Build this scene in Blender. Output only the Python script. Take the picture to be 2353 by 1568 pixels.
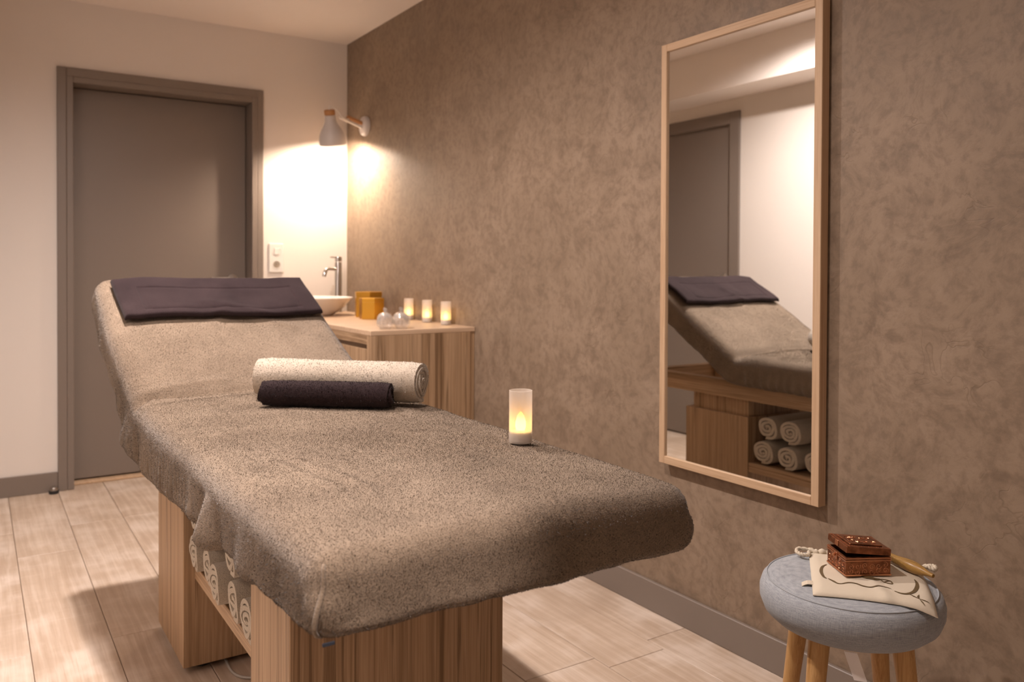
import bpy, bmesh, math, random
import numpy as np
from mathutils import Vector, Matrix, noise

for o in list(bpy.data.objects):
    bpy.data.objects.remove(o)
scene = bpy.context.scene
COL = scene.collection
PI = math.pi
R = math.radians

# ------------------------------------------------------------------ camera
FPX, CYPX = 1895.9, 641.17
PITCH, ROLL, YAW = -0.0135, 0.0043, 0.5774
CAM = Vector((-1.8538, -4.6433, 1.1163))
fw = Vector((math.sin(YAW) * math.cos(PITCH), math.cos(YAW) * math.cos(PITCH), math.sin(PITCH)))
rt = Vector((math.cos(YAW), -math.sin(YAW), 0))
up = rt.cross(fw)
rt2 = rt * math.cos(ROLL) + up * math.sin(ROLL)
up2 = up * math.cos(ROLL) - rt * math.sin(ROLL)
camd = bpy.data.cameras.new('camera')
cam = bpy.data.objects.new('camera', camd)
COL.objects.link(cam)
m = Matrix.Identity(4)
for i in range(3):
    m[i][0], m[i][1], m[i][2], m[i][3] = rt2[i], up2[i], -fw[i], CAM[i]
cam.matrix_world = m
camd.sensor_fit = 'HORIZONTAL'
camd.sensor_width = 36.0
camd.lens = 36.0 * FPX / 2353.0
camd.shift_x = 0.0
camd.shift_y = -(784.0 - CYPX) / 2353.0
camd.clip_start = 0.02
camd.dof.use_dof = True
camd.dof.focus_distance = 1.62
camd.dof.aperture_fstop = 4.5
scene.camera = cam

# ------------------------------------------------------------------ world, exposure
world = bpy.data.worlds.new('room_world')
scene.world = world
world.use_nodes = True
world.node_tree.nodes['Background'].inputs[0].default_value = (1.0, 0.8, 0.62, 1)
world.node_tree.nodes['Background'].inputs[1].default_value = 0.0
scene.view_settings.view_transform = 'Standard'
scene.view_settings.look = 'None'
scene.view_settings.gamma = 1.0
scene.view_settings.use_curve_mapping = False
scene.view_settings.exposure = 1.1

WARM = (1.0, 0.78, 0.58)

def lamp(name, kind, loc, power, color=WARM, radius=0.04, target=None, angle=None, blend=0.5, parent=None):
    ld = bpy.data.lights.new(name, kind)
    ld.energy = power
    ld.color = color
    ld.shadow_soft_size = radius
    o = bpy.data.objects.new(name, ld)
    COL.objects.link(o)
    o.location = loc
    if kind == 'SPOT':
        ld.spot_size = angle
        ld.spot_blend = blend
    if target is not None:
        o.rotation_euler = (Vector(target) - Vector(loc)).to_track_quat('-Z', 'Y').to_euler()
    if parent is not None:
        o.parent = parent
    return o

# recessed ceiling downlights A and B, with C added between them as fill (housings are built below)
H = 2.432
DL_A = Vector((-1.46, -1.95, H - 0.012))
FILL_C = Vector((-1.46, -3.20, H - 0.012))
DL_B = Vector((-1.62, -4.45, H - 0.012))
COOL = (1.0, 0.872, 0.815)
DOWN = Vector((0, 0, -1))
lamp('downlight_and_fill_light', 'SPOT', DL_A, 128.0, COOL, 0.035, DL_A + DOWN, R(166), 1.0)
lamp('downlight_and_fill_light', 'SPOT', FILL_C, 60.0, COOL, 0.035, FILL_C + DOWN, R(166), 1.0)  # unseen fill light, added to brighten the near wall, stool and table top
lamp('downlight_and_fill_light', 'SPOT', DL_B, 95.0, COOL, 0.035, (-1.60, -3.50, 0.75), R(30), 0.5)

# ------------------------------------------------------------------ helpers: objects
def link(name, me, mat=None, parent=None, smooth=None):
    o = bpy.data.objects.new(name, me)
    COL.objects.link(o)
    if mat is not None:
        me.materials.clear()
        me.materials.append(mat)
    if parent is not None:
        o.parent = parent
    if smooth is not None:
        for p in me.polygons:
            p.use_smooth = True
        if smooth < 180:
            me.set_sharp_from_angle(angle=R(smooth))
    return o

def obj(name, bm, mat=None, parent=None, smooth=None):
    me = bpy.data.meshes.new(name)
    bmesh.ops.recalc_face_normals(bm, faces=bm.faces[:])
    bm.to_mesh(me)
    bm.free()
    return link(name, me, mat, parent, smooth)

def thing(name, label, cat, loc=(0, 0, 0), rotz=0.0, group=None):
    o = bpy.data.objects.new(name, None)
    o.empty_display_size = 0.05
    COL.objects.link(o)
    o.location = loc
    o.rotation_euler = (0, 0, rotz)
    return tag(o, label, cat, group)

def tag(o, label, cat, group=None):
    o['label'] = label
    o['category'] = cat
    if group:
        o['group'] = group
    return o

def struct(o, label=None):
    o['kind'] = 'structure'
    if label:
        o['label'] = label
    return o

def copy_tree(root, loc, rotz=None, label=None):
    r = root.copy()
    COL.objects.link(r)
    r.location = loc
    if rotz is not None:
        r.rotation_euler = (0, 0, rotz)
    if label:
        r['label'] = label
    for ch in list(root.children):
        c = ch.copy()
        COL.objects.link(c)
        c.parent = r
        for g in list(ch.children):
            d = g.copy()
            COL.objects.link(d)
            d.parent = c
    return r

# ------------------------------------------------------------------ helpers: geometry
def box(bm, x0, x1, y0, y1, z0, z1, bevel=0.0, seg=2):
    r = bmesh.ops.create_cube(bm, size=1.0)
    vs = r['verts']
    for v in vs:
        v.co.x = x0 + (v.co.x + 0.5) * (x1 - x0)
        v.co.y = y0 + (v.co.y + 0.5) * (y1 - y0)
        v.co.z = z0 + (v.co.z + 0.5) * (z1 - z0)
    if bevel > 0:
        es = set()
        for v in vs:
            for e in v.link_edges:
                es.add(e)
        bmesh.ops.bevel(bm, geom=list(es), offset=bevel, segments=seg, affect='EDGES', profile=0.5)
    return bm

def boxbm(*a, **k):
    return box(bmesh.new(), *a, **k)

def lathe(bm, prof, n=32, center=(0, 0, 0), mtx=None, closed=False):
    rings = []
    for (r, z) in prof:
        ring = []
        if r < 1e-6:
            v = bm.verts.new((0, 0, z))
            ring = [v] * n
        else:
            for i in range(n):
                a = 2 * PI * i / n
                ring.append(bm.verts.new((r * math.cos(a), r * math.sin(a), z)))
        rings.append(ring)
    new = set()
    for k in range(len(rings) - 1):
        A, B = rings[k], rings[k + 1]
        for i in range(n):
            j = (i + 1) % n
            f = []
            for v in (A[i], A[j], B[j], B[i]):
                if v not in f:
                    f.append(v)
            if len(f) >= 3:
                try:
                    bm.faces.new(f)
                except ValueError:
                    pass
    allv = set()
    for ring in rings:
        allv.update(ring)
    M = mtx if mtx is not None else Matrix.Identity(4)
    for v in allv:
        v.co = M @ v.co + Vector(center)
    return bm

def tube(bm, pts, rad, n=10, caps=True):
    pts = [Vector(p) for p in pts]
    if not hasattr(rad, '__len__'):
        rad = [rad] * len(pts)
    rings = []
    prev = None
    for i, p in enumerate(pts):
        t = (pts[min(i + 1, len(pts) - 1)] - pts[max(i - 1, 0)]).normalized()
        if prev is None:
            a = Vector((0, 0, 1)) if abs(t.z) < 0.9 else Vector((1, 0, 0))
            u = t.cross(a).normalized()
        else:
            u = (prev - t * prev.dot(t)).normalized()
        prev = u
        w = t.cross(u)
        rings.append([bm.verts.new(p + (u * math.cos(2 * PI * k / n) + w * math.sin(2 * PI * k / n)) * rad[i]) for k in range(n)])
    for A, B in zip(rings[:-1], rings[1:]):
        for k in range(n):
            j = (k + 1) % n
            bm.faces.new((A[k], A[j], B[j], B[k]))
    if caps:
        bm.faces.new(rings[0][::-1])
        bm.faces.new(rings[-1])
    return bm

def catmull(pts, n=8):
    P = [Vector(p) for p in pts]
    out = []
    for i in range(len(P) - 1):
        p0, p1, p2, p3 = P[max(i - 1, 0)], P[i], P[i + 1], P[min(i + 2, len(P) - 1)]
        for k in range(n):
            t = k / n
            out.append(0.5 * ((2 * p1) + (p2 - p0) * t + (2 * p0 - 5 * p1 + 4 * p2 - p3) * t * t + (3 * p1 - p0 - 3 * p2 + p3) * t ** 3))
    out.append(P[-1])
    return out

def prism(bm, pts, z0, z1, bevel=0.0):
    lo = [bm.verts.new((p[0], p[1], z0)) for p in pts]
    hi = [bm.verts.new((p[0], p[1], z1)) for p in pts]
    n = len(pts)
    bm.faces.new(lo[::-1])
    bm.faces.new(hi)
    for i in range(n):
        bm.faces.new((lo[i], lo[(i + 1) % n], hi[(i + 1) % n], hi[i]))
    if bevel > 0:
        bmesh.ops.bevel(bm, geom=bm.edges[:], offset=bevel, segments=2, affect='EDGES', profile=0.5)
    return bm

def smooth01(x):
    x = max(0.0, min(1.0, x))
    return x * x * (3 - 2 * x)

def nz(x, y, z=0.0):
    return noise.noise(Vector((x, y, z)))

# ------------------------------------------------------------------ helpers: materials
class Mat:
    def __init__(self, name):
        self.m = bpy.data.materials.new(name)
        self.m.use_nodes = True
        self.t = self.m.node_tree
        self.t.nodes.clear()
        self.out = self.n('ShaderNodeOutputMaterial')
        self.b = self.n('ShaderNodeBsdfPrincipled')
        self.l(self.b.outputs[0], self.out.inputs[0])
    def n(self, kind, **kw):
        nd = self.t.nodes.new(kind)
        for k, v in kw.items():
            setattr(nd, k, v)
        return nd
    def l(self, a, b):
        self.t.links.new(a, b)
    def set(self, **kw):
        names = dict(color='Base Color', rough='Roughness', metal='Metallic', spec='Specular IOR Level', trans='Transmission Weight',
                     ior='IOR', sheen='Sheen Weight', sheen_rough='Sheen Roughness', coat='Coat Weight', alpha='Alpha', estr='Emission Strength', ecol='Emission Color', sub='Subsurface Weight')
        for k, v in kw.items():
            i = self.b.inputs[names[k]]
            if k in ('color', 'ecol'):
                v = tuple(v) + (1,)
            i.default_value = v
        return self
    def coord(self, scale=(1, 1, 1), which='Object', rnd=False):
        tc = self.n('ShaderNodeTexCoord')
        mp = self.n('ShaderNodeMapping')
        mp.inputs['Scale'].default_value = scale
        src = tc.outputs[which]
        if rnd:
            oi = self.n('ShaderNodeObjectInfo')
            mul = self.n('ShaderNodeVectorMath', operation='SCALE')
            mul.inputs[0].default_value = (37.1, 11.3, 23.7)
            self.l(oi.outputs['Random'], mul.inputs['Scale'])
            add = self.n('ShaderNodeVectorMath', operation='ADD')
            self.l(src, add.inputs[0])
            self.l(mul.outputs[0], add.inputs[1])
            src = add.outputs[0]
        self.l(src, mp.inputs[0])
        return mp.outputs[0]
    def noise(self, vec, scale, detail=4, rough=0.5, dist=0.0):
        nd = self.n('ShaderNodeTexNoise')
        nd.inputs['Scale'].default_value = scale
        nd.inputs['Detail'].default_value = detail
        nd.inputs['Roughness'].default_value = rough
        nd.inputs['Distortion'].default_value = dist
        self.l(vec, nd.inputs['Vector'])
        return nd.outputs['Fac']
    def ramp(self, fac, stops, interp='LINEAR'):
        nd = self.n('ShaderNodeValToRGB')
        cr = nd.color_ramp
        cr.interpolation = interp
        while len(cr.elements) < len(stops):
            cr.elements.new(0.5)
        for e, (p, c) in zip(cr.elements, stops):
            e.position = p
            e.color = (c, c, c, 1) if not hasattr(c, '__len__') else tuple(c) + (1,)
        self.l(fac, nd.inputs[0])
        return nd.outputs[0]
    def math(self, op, a, b=0.5, clamp=False):
        nd = self.n('ShaderNodeMath', operation=op)
        nd.use_clamp = clamp
        for i, v in enumerate((a, b)):
            if hasattr(v, 'links'):
                self.l(v, nd.inputs[i])
            else:
                nd.inputs[i].default_value = v
        return nd.outputs[0]
    def mix(self, fac, a, b, mode='MIX'):
        nd = self.n('ShaderNodeMix')
        nd.data_type = 'RGBA'
        nd.blend_type = mode
        for i, v in ((0, fac), (6, a), (7, b)):
            if hasattr(v, 'links'):
                self.l(v, nd.inputs[i])
            elif i == 0:
                nd.inputs[0].default_value = v
            else:
                nd.inputs[i].default_value = tuple(v) + (1,)
        return nd.outputs[2]
    def col(self, sock):
        self.l(sock, self.b.inputs['Base Color'])
        return self
    def roughs(self, sock):
        self.l(sock, self.b.inputs['Roughness'])
        return self
    def bump(self, h, strength=0.3, dist=0.01):
        bp = self.n('ShaderNodeBump')
        bp.inputs['Strength'].default_value = strength
        bp.inputs['Distance'].default_value = dist
        self.l(h, bp.inputs['Height'])
        self.l(bp.outputs[0], self.b.inputs['Normal'])
        return self

def plain(name, color, rough=0.5, metal=0.0, bump=None, **kw):
    M = Mat(name).set(color=color, rough=rough, metal=metal, **kw)
    if bump:
        v = M.coord()
        M.bump(M.noise(v, bump[0], 3), bump[1], bump[2])
    return M.m

def paint_mat(name, color, rough=0.75, scale=180.0, strength=0.12):
    M = Mat(name).set(rough=rough)
    v = M.coord()
    big = M.noise(v, 1.3, 2)
    c = M.mix(M.ramp(big, [(0.3, 0.0), (0.7, 1.0)]), [x * 0.97 for x in color], color)
    M.col(c)
    M.bump(M.noise(v, scale, 3), strength, 0.002)
    return M.m

def plaster_mat():
    M = Mat('taupe_trowelled_plaster').set(rough=0.5, spec=0.35)
    v = M.coord()
    warp = M.n('ShaderNodeVectorMath', operation='ADD')
    nw = M.n('ShaderNodeTexNoise')
    nw.inputs['Scale'].default_value = 2.6
    nw.inputs['Detail'].default_value = 4
    M.l(v, nw.inputs['Vector'])
    M.l(v, warp.inputs[0])
    sc = M.n('ShaderNodeVectorMath', operation='SCALE')
    sc.inputs['Scale'].default_value = 0.16
    M.l(nw.outputs['Color'], sc.inputs[0])
    M.l(sc.outputs[0], warp.inputs[1])
    w = warp.outputs[0]
    big = M.noise(w, 2.2, 6, 0.62)
    mid = M.noise(w, 10.0, 8, 0.70, 0.5)
    fine = M.noise(w, 38.0, 5, 0.6)
    c = M.mix(M.ramp(big, [(0.3, 0.0), (0.7, 1.0)]), (0.243, 0.176, 0.121), (0.316, 0.233, 0.166))
    c = M.mix(M.ramp(mid, [(0.36, 0.60), (0.52, 0.0)]), c, (0.175, 0.124, 0.086))
    c = M.mix(M.ramp(mid, [(0.55, 0.0), (0.75, 0.45)]), c, (0.37, 0.28, 0.21))
    # thin trowel scratches: zero crossings of a warped noise, only in patches
    rid = M.noise(w, 6.5, 3, 0.5, 1.2)
    rid = M.math('ABSOLUTE', M.math('SUBTRACT', rid, 0.5))
    line = M.ramp(rid, [(0.0, 1.0), (0.012, 0.0)])
    patch = M.ramp(M.noise(v, 5.0, 3), [(0.52, 0.0), (0.62, 1.0)])
    line = M.math('MULTIPLY', line, patch)
    c = M.mix(M.math('MULTIPLY', line, 0.35), c, (0.115, 0.075, 0.048))
    c = M.mix(M.ramp(fine, [(0.36, 0.45), (0.55, 0.0)]), c, (0.15, 0.104, 0.072))
    M.col(c)
    M.roughs(M.ramp(mid, [(0.3, 0.42), (0.7, 0.58)]))
    h = M.math('ADD', M.math('MULTIPLY', mid, 0.6), M.math('MULTIPLY', fine, 0.25))
    h = M.math('SUBTRACT', h, M.math('MULTIPLY', line, 0.25))
    M.bump(h, 0.25, 0.006)
    return M.m

def wood_mat(name, light, mid, dark, axis='z', band=26.0, rough=0.45, rnd=False):
    """striped veneer: grain runs along `axis`"""
    M = Mat(name).set(rough=rough, spec=0.35)
    def sc(a, b):
        return tuple(b if 'xyz'[i] == axis else a for i in range(3))
    v1 = M.coord(sc(band, band * 0.018), rnd=rnd)
    v2 = M.coord(sc(band * 6, band * 0.06), rnd=rnd)
    v3 = M.coord(sc(band * 0.35, band * 0.02), rnd=rnd)
    n1 = M.noise(v1, 1.0, 5, 0.65, 0.15)
    n2 = M.noise(v2, 1.0, 3, 0.6)
    n3 = M.noise(v3, 1.0, 2, 0.5)
    c = M.ramp(n1, [(0.34, dark), (0.40, mid), (0.47, light), (0.51, mid), (0.56, light), (0.60, dark), (0.64, mid)])
    c = M.mix(M.ramp(n3, [(0.35, 0.30), (0.65, 0.0)]), c, mid)
    c = M.mix(M.ramp(n2, [(0.32, 0.45), (0.55, 0.0)]), c, dark)
    M.col(c)
    M.bump(n2, 0.12, 0.001)
    return M.m

def terry_mat(name, c0, c1, bump=0.6, scale=420.0, sheen=0.25):
    M = Mat(name).set(rough=0.95, spec=0.1, sheen=sheen, sheen_rough=0.5)
    v = M.coord()
    big = M.noise(v, 9.0, 4, 0.6)
    f = M.noise(v, scale, 2, 0.6)
    c = M.mix(M.ramp(big, [(0.32, 0.0), (0.68, 1.0)]), c0, c1)
    c = M.mix(M.ramp(f, [(0.30, 0.55), (0.55, 0.0)]), c, [x * 0.45 for x in c0])
    M.col(c)
    M.bump(f, bump, 0.003)
    return M.m

def plank_mat():
    M = Mat('whitewashed_oak_laminate').set(rough=0.42, spec=0.4)
    v = M.coord((1, 1, 1), rnd=True)
    g = M.coord((34, 1.6, 1), rnd=True)
    g2 = M.coord((150, 5, 1), rnd=True)
    fig = M.n('ShaderNodeTexWave')
    fig.wave_type = 'RINGS'
    fig.rings_direction = 'Z'
    fig.inputs['Scale'].default_value = 1.5
    fig.inputs['Distortion'].default_value = 9.0
    fig.inputs['Detail'].default_value = 3.0
    fig.inputs['Detail Scale'].default_value = 0.7
    M.l(M.coord((7.0, 1.0, 1), rnd=True), fig.inputs['Vector'])
    n1 = M.noise(g, 1.0, 4, 0.6, 0.3)
    n2 = M.noise(g2, 1.0, 3, 0.6)
    blot = M.noise(v, 5.5, 3, 0.55)
    saw = M.noise(M.coord((3, 38, 1), rnd=True), 1.0, 3, 0.5)
    base = M.mix(M.ramp(n1, [(0.3, 0.0), (0.7, 1.0)]), (0.47, 0.358, 0.270), (0.60, 0.485, 0.385))
    base = M.mix(M.math('MULTIPLY', M.ramp(fig.outputs['Fac'], [(0.0, 1.0), (0.25, 0.0)]), 0.30), base, (0.40, 0.295, 0.215))
    base = M.mix(M.math('MULTIPLY', M.ramp(fig.outputs['Fac'], [(0.80, 0.0), (0.98, 1.0)]), 0.26), base, (0.74, 0.64, 0.55))
    base = M.mix(M.ramp(blot, [(0.48, 0.0), (0.68, 0.65)]), base, (0.74, 0.645, 0.565))
    base = M.mix(M.ramp(blot, [(0.32, 0.5), (0.48, 0.0)]), base, (0.43, 0.32, 0.235))
    base = M.mix(M.ramp(n2, [(0.30, 0.35), (0.5, 0.0)]), base, (0.38, 0.265, 0.175))
    base = M.mix(M.ramp(saw, [(0.58, 0.0), (0.75, 0.25)]), base, (0.71, 0.615, 0.53))
    oi = M.n('ShaderNodeObjectInfo')
    base = M.mix(M.math('MULTIPLY', oi.outputs['Random'], 0.22), base, (0.52, 0.405, 0.31))
    M.col(base)
    M.bump(n2, 0.08, 0.001)
    return M.m

def linen_mat():
    M = Mat('grey_blue_linen').set(rough=0.9, spec=0.15, sheen=0.15)
    a = M.coord((900, 900, 60))
    b = M.coord((60, 60, 900))
    n1 = M.noise(a, 1.0, 2)
    n2 = M.noise(b, 1.0, 2)
    f = M.math('ADD', M.math('MULTIPLY', n1, 0.5), M.math('MULTIPLY', n2, 0.5))
    c = M.mix(M.ramp(f, [(0.35, 0.0), (0.65, 1.0)]), (0.25, 0.27, 0.30), (0.44, 0.46, 0.485))
    M.col(c)
    M.bump(f, 0.3, 0.001)
    return M.m

def frosted_mat():
    M = Mat('frosted_glass')
    t = M.t
    tr = M.n('ShaderNodeBsdfTransparent')
    tr.inputs[0].default_value = (0.97, 0.95, 0.93, 1)
    tl = M.n('ShaderNodeBsdfTranslucent')
    tl.inputs[0].default_value = (0.95, 0.92, 0.88, 1)
    M.set(color=(0.86, 0.82, 0.79), rough=0.35, spec=0.4)
    a = M.n('ShaderNodeMixShader')
    a.inputs[0].default_value = 0.35
    M.l(M.b.outputs[0], a.inputs[1])
    M.l(tl.outputs[0], a.inputs[2])
    b = M.n('ShaderNodeMixShader')
    b.inputs[0].default_value = 0.55
    M.l(a.outputs[0], b.inputs[1])
    M.l(tr.outputs[0], b.inputs[2])
    M.l(b.outputs[0], M.out.inputs[0])
    return M.m

def emit_mat(name, color, strength):
    M = Mat(name)
    e = M.n('ShaderNodeEmission')
    e.inputs[0].default_value = tuple(color) + (1,)
    e.inputs[1].default_value = strength
    M.l(e.outputs[0], M.out.inputs[0])
    return M.m

def flame_mat():
    """LED flame: white hot core at the base fading to amber at the tip"""
    M = Mat('led_flame')
    e = M.n('ShaderNodeEmission')
    sep = M.n('ShaderNodeSeparateXYZ')
    M.l(M.coord(), sep.inputs[0])
    f = M.math('DIVIDE', M.math('SUBTRACT', sep.outputs['Z'], 0.024), 0.045, True)
    c = M.ramp(f, [(0.0, (1.0, 0.62, 0.16)), (0.55, (1.0, 0.62, 0.16)), (1.0, (1.0, 0.36, 0.03))])
    M.l(c, e.inputs[0])
    M.l(M.ramp(f, [(0.0, 1.0), (0.5, 0.8), (1.0, 0.2)]), e.inputs[1])
    mul = M.n('ShaderNodeMath', operation='MULTIPLY')
    mul.inputs[1].default_value = 5.5
    M.l(M.ramp(f, [(0.0, 1.0), (0.5, 0.8), (1.0, 0.2)]), mul.inputs[0])
    M.l(mul.outputs[0], e.inputs[1])
    M.l(e.outputs[0], M.out.inputs[0])
    return M.m

MT = {}
MT['plaster'] = plaster_mat()
MT['white'] = paint_mat('warm_white_wall_paint', (0.78, 0.72, 0.665))
MT['ceiling'] = paint_mat('white_ceiling_paint', (0.91, 0.84, 0.785))
MT['taupe'] = plain('taupe_satin_paint', (0.212, 0.172, 0.144), 0.45)
MT['grout'] = plain('dark_joint', (0.20, 0.14, 0.095), 0.8)
MT['plank'] = plank_mat()
OAK = ((0.53, 0.365, 0.228), (0.40, 0.258, 0.147), (0.19, 0.112, 0.058))
MT['wood_z'] = wood_mat('striped_oak_veneer_upright', *OAK, axis='z')
MT['wood_y'] = wood_mat('striped_oak_veneer_long', *OAK, axis='y')
MT['wood_x'] = wood_mat('striped_oak_veneer_cross', *OAK, axis='x')
PALE = ((0.60, 0.43, 0.28), (0.54, 0.37, 0.235), (0.44, 0.285, 0.17))
MT['pale_z'] = wood_mat('pale_oak_upright', *PALE, axis='z', band=60)
MT['pale_y'] = wood_mat('pale_oak_long', *PALE, axis='y', band=60)
MT['pale_top'] = wood_mat('pale_oak_top', (0.64, 0.47, 0.33), (0.58, 0.41, 0.275), (0.48, 0.32, 0.20), axis='x', band=40)
LEG = ((0.60, 0.36, 0.15), (0.52, 0.29, 0.11), (0.40, 0.205, 0.07))
MT['leg'] = wood_mat('golden_beech', *LEG, axis='z', band=60, rough=0.4)
MT['terry'] = terry_mat('taupe_terry', (0.212, 0.155, 0.108), (0.286, 0.214, 0.152))
MT['pile'] = terry_mat('taupe_terry_pile', (0.250, 0.186, 0.131), (0.352, 0.270, 0.198), 0.0, 260)
MT['plum'] = terry_mat('dark_plum_terry', (0.024, 0.0145, 0.016), (0.038, 0.024, 0.0255), 0.5, 500, 0.06)
MT['cream'] = terry_mat('cream_terry', (0.47, 0.395, 0.315), (0.55, 0.47, 0.385), 0.5, 420)
MT['shelf_towel'] = terry_mat('ecru_terry', (0.50, 0.43, 0.34), (0.60, 0.52, 0.42), 0.5, 360)
MT['chrome'] = plain('chrome', (0.62, 0.60, 0.58), 0.12, 1.0)
MT['steel'] = plain('brushed_steel', (0.55, 0.52, 0.49), 0.3, 1.0)
MT['mirror'] = plain('silvered_glass', (0.86, 0.87, 0.86), 0.0, 1.0)
MT['ceramic'] = plain('white_ceramic', (0.80, 0.76, 0.72), 0.12, 0.0, coat=0.3)
MT['gold'] = plain('gold_foil_card', (0.62, 0.33, 0.045), 0.34, 0.85)
MT['plastic'] = plain('white_plastic', (0.78, 0.75, 0.71), 0.35)
MT['grey_plastic'] = plain('grey_socket_well', (0.34, 0.28, 0.22), 0.5)
MT['shade'] = plain('pale_grey_enamel', (0.62, 0.585, 0.57), 0.3)
MT['shade_wood'] = plain('reddish_beech', (0.46, 0.22, 0.085), 0.45)
MT['black'] = plain('black_rubber', (0.02, 0.02, 0.02), 0.6)
MT['copper'] = None
MT['linen'] = linen_mat()
MT['cotton'] = plain('unbleached_cotton', (0.66, 0.58, 0.46), 0.9, 0.0, (900, 0.3, 0.001))
MT['print'] = plain('olive_brown_print', (0.13, 0.085, 0.035), 0.8)
MT['frosted'] = frosted_mat()
MT['flame'] = flame_mat()
def crystal_mat():
    M = Mat('cut_glass').set(color=(0.95, 0.93, 0.91), rough=0.05, metal=0.35, spec=1.0)
    tr = M.n('ShaderNodeBsdfTransparent')
    tr.inputs[0].default_value = (0.96, 0.95, 0.94, 1)
    lw = M.n('ShaderNodeLayerWeight')
    lw.inputs[0].default_value = 0.45
    a = M.n('ShaderNodeMixShader')
    M.l(M.math('ADD', M.math('MULTIPLY', lw.outputs['Facing'], 0.30), 0.07), a.inputs[0])
    M.l(tr.outputs[0], a.inputs[1])
    M.l(M.b.outputs[0], a.inputs[2])
    M.l(a.outputs[0], M.out.inputs[0])
    return M.m
MT['crystal'] = crystal_mat()
MT['satin_ribbon'] = plain('white_label_tape', (0.86, 0.80, 0.77), 0.6)
MT['seam'] = plain('linen_piping', (0.35, 0.37, 0.395), 0.85)
M_ = Mat('copper_relief').set(metal=0.75, rough=0.36)
_v = M_.coord()
_n = M_.noise(_v, 60, 4)
M_.col(M_.mix(M_.ramp(_n, [(0.35, 0.0), (0.65, 1.0)]), (0.15, 0.052, 0.020), (0.34, 0.125, 0.055)))
M_.bump(M_.noise(_v, 500, 3), 0.35, 0.001)
MT['copper'] = M_.m
MT['copper_hi'] = plain('polished_copper', (0.56, 0.26, 0.14), 0.32, 0.9)

# ------------------------------------------------------------------ room shell
XL, YF = -2.18, -5.60
T = 0.10
# floor with separate planks
floor = struct(obj('floor', boxbm(XL - T, 0.25, YF - T, 0.30, -0.10, -0.004), MT['grout']), 'whitewashed oak plank floor')
seams = [XL - 0.05, -2.142, -1.932, -1.722, -1.512, -1.303, -1.073, -0.843, -0.612, -0.371, -0.165, 0.0]
rnd = random.Random(4)
offs = {2: -1.92, 3: -0.995, 4: -1.93, 8: -2.81, 9: -2.874, 10: -2.805}
for i in range(len(seams) - 1):
    L = 1.28
    a = offs.get(i, -rnd.uniform(0.2, 1.3))
    while a < 0.2:
        a += L
    y1 = 0.20
    y0 = a - L
    while y1 > YF:
        y0c = max(y0, YF)
        if y1 - y0c > 0.02:
            g = 0.0010
            bm = bmesh.new()
            box(bm, seams[i] + g, seams[i + 1] - g, y0c + g, y1 - g, -0.012, 0.0)
            top = [e for e in bm.edges if all(abs(v.co.z) < 1e-6 for v in e.verts)]
            bmesh.ops.bevel(bm, geom=top, offset=0.0012, segments=1, affect='EDGES')
            obj('plank', bm, MT['plank'], floor)
        y1 = y0
        y0 = y1 - L

# door openings
DX0, DX1, DZ = -1.4405, -0.5614, 2.026       # door in the back wall (clear opening)
FX0, FX1, FZ = -1.512, -0.499, 2.10          # its casing
bm = bmesh.new()
box(bm, XL - T, DX0 - 0.02, 0.0, 0.22, 0.0, H)
box(bm, DX1 + 0.02, 0.25, 0.0, 0.22, 0.0, H)
box(bm, DX0 - 0.02, DX1 + 0.02, 0.0, 0.22, DZ + 0.02, H)
struct(obj('wall_back', bm, MT['white']), 'warm white painted wall with the door')
struct(obj('wall_right', boxbm(0.0, 0.25, YF - T, 0.0, 0.0, H), MT['plaster']), 'taupe trowelled plaster wall')
D2Y0, D2Y1, D2Z = -1.056, -0.16, 2.03        # door in the left wall (seen in the mirror)
bm = bmesh.new()
box(bm, XL - T, XL, YF - T, D2Y0, 0.0, H)
box(bm, XL - T, XL, D2Y1, 0.0, 0.0, H)
box(bm, XL - T, XL, D2Y0, D2Y1, D2Z, H)
struct(obj('wall_left', bm, MT['white']), 'white painted wall facing the mirror')
struct(obj('wall_front', boxbm(XL, 0.0, YF - T, YF, 0.0, H), MT['white']), 'white painted wall behind the viewer')
struct(obj('ceiling', boxbm(XL - T, 0.25, YF - T, 0.22, H, H + 0.10), MT['ceiling']), 'white painted ceiling')
struct(obj('trim_1', boxbm(XL + 0.0005, -1.91, YF, -0.0005, 2.18, H - 0.0005), MT['ceiling']), 'boxed-in white soffit along the left wall')

def skirting(name, x0, x1, y0, y1, label):
    bm = bmesh.new()
    box(bm, x0, x1, y0, y1, 0.0005, 0.0965, 0.002, 1)
    return struct(obj(name, bm, MT['taupe']), label)
bm = bmesh.new()
box(bm, XL + 0.001, FX0 - 0.0005, -0.013, -0.0005, 0.0005, 0.0965, 0.002, 1)
struct(obj('baseboard_back', bm, MT['taupe']), 'taupe baseboard left of the door')
skirting('baseboard_right', -0.013, -0.0005, YF + 0.015, -1.506, 'taupe baseboard under the plaster wall')
skirting('baseboard_left', XL + 0.0005, XL + 0.013, YF + 0.015, -1.128, 'taupe baseboard of the left wall')
skirting('baseboard_front', XL + 0.014, -0.014, YF + 0.0005, YF + 0.013, 'taupe baseboard behind the viewer')

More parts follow.
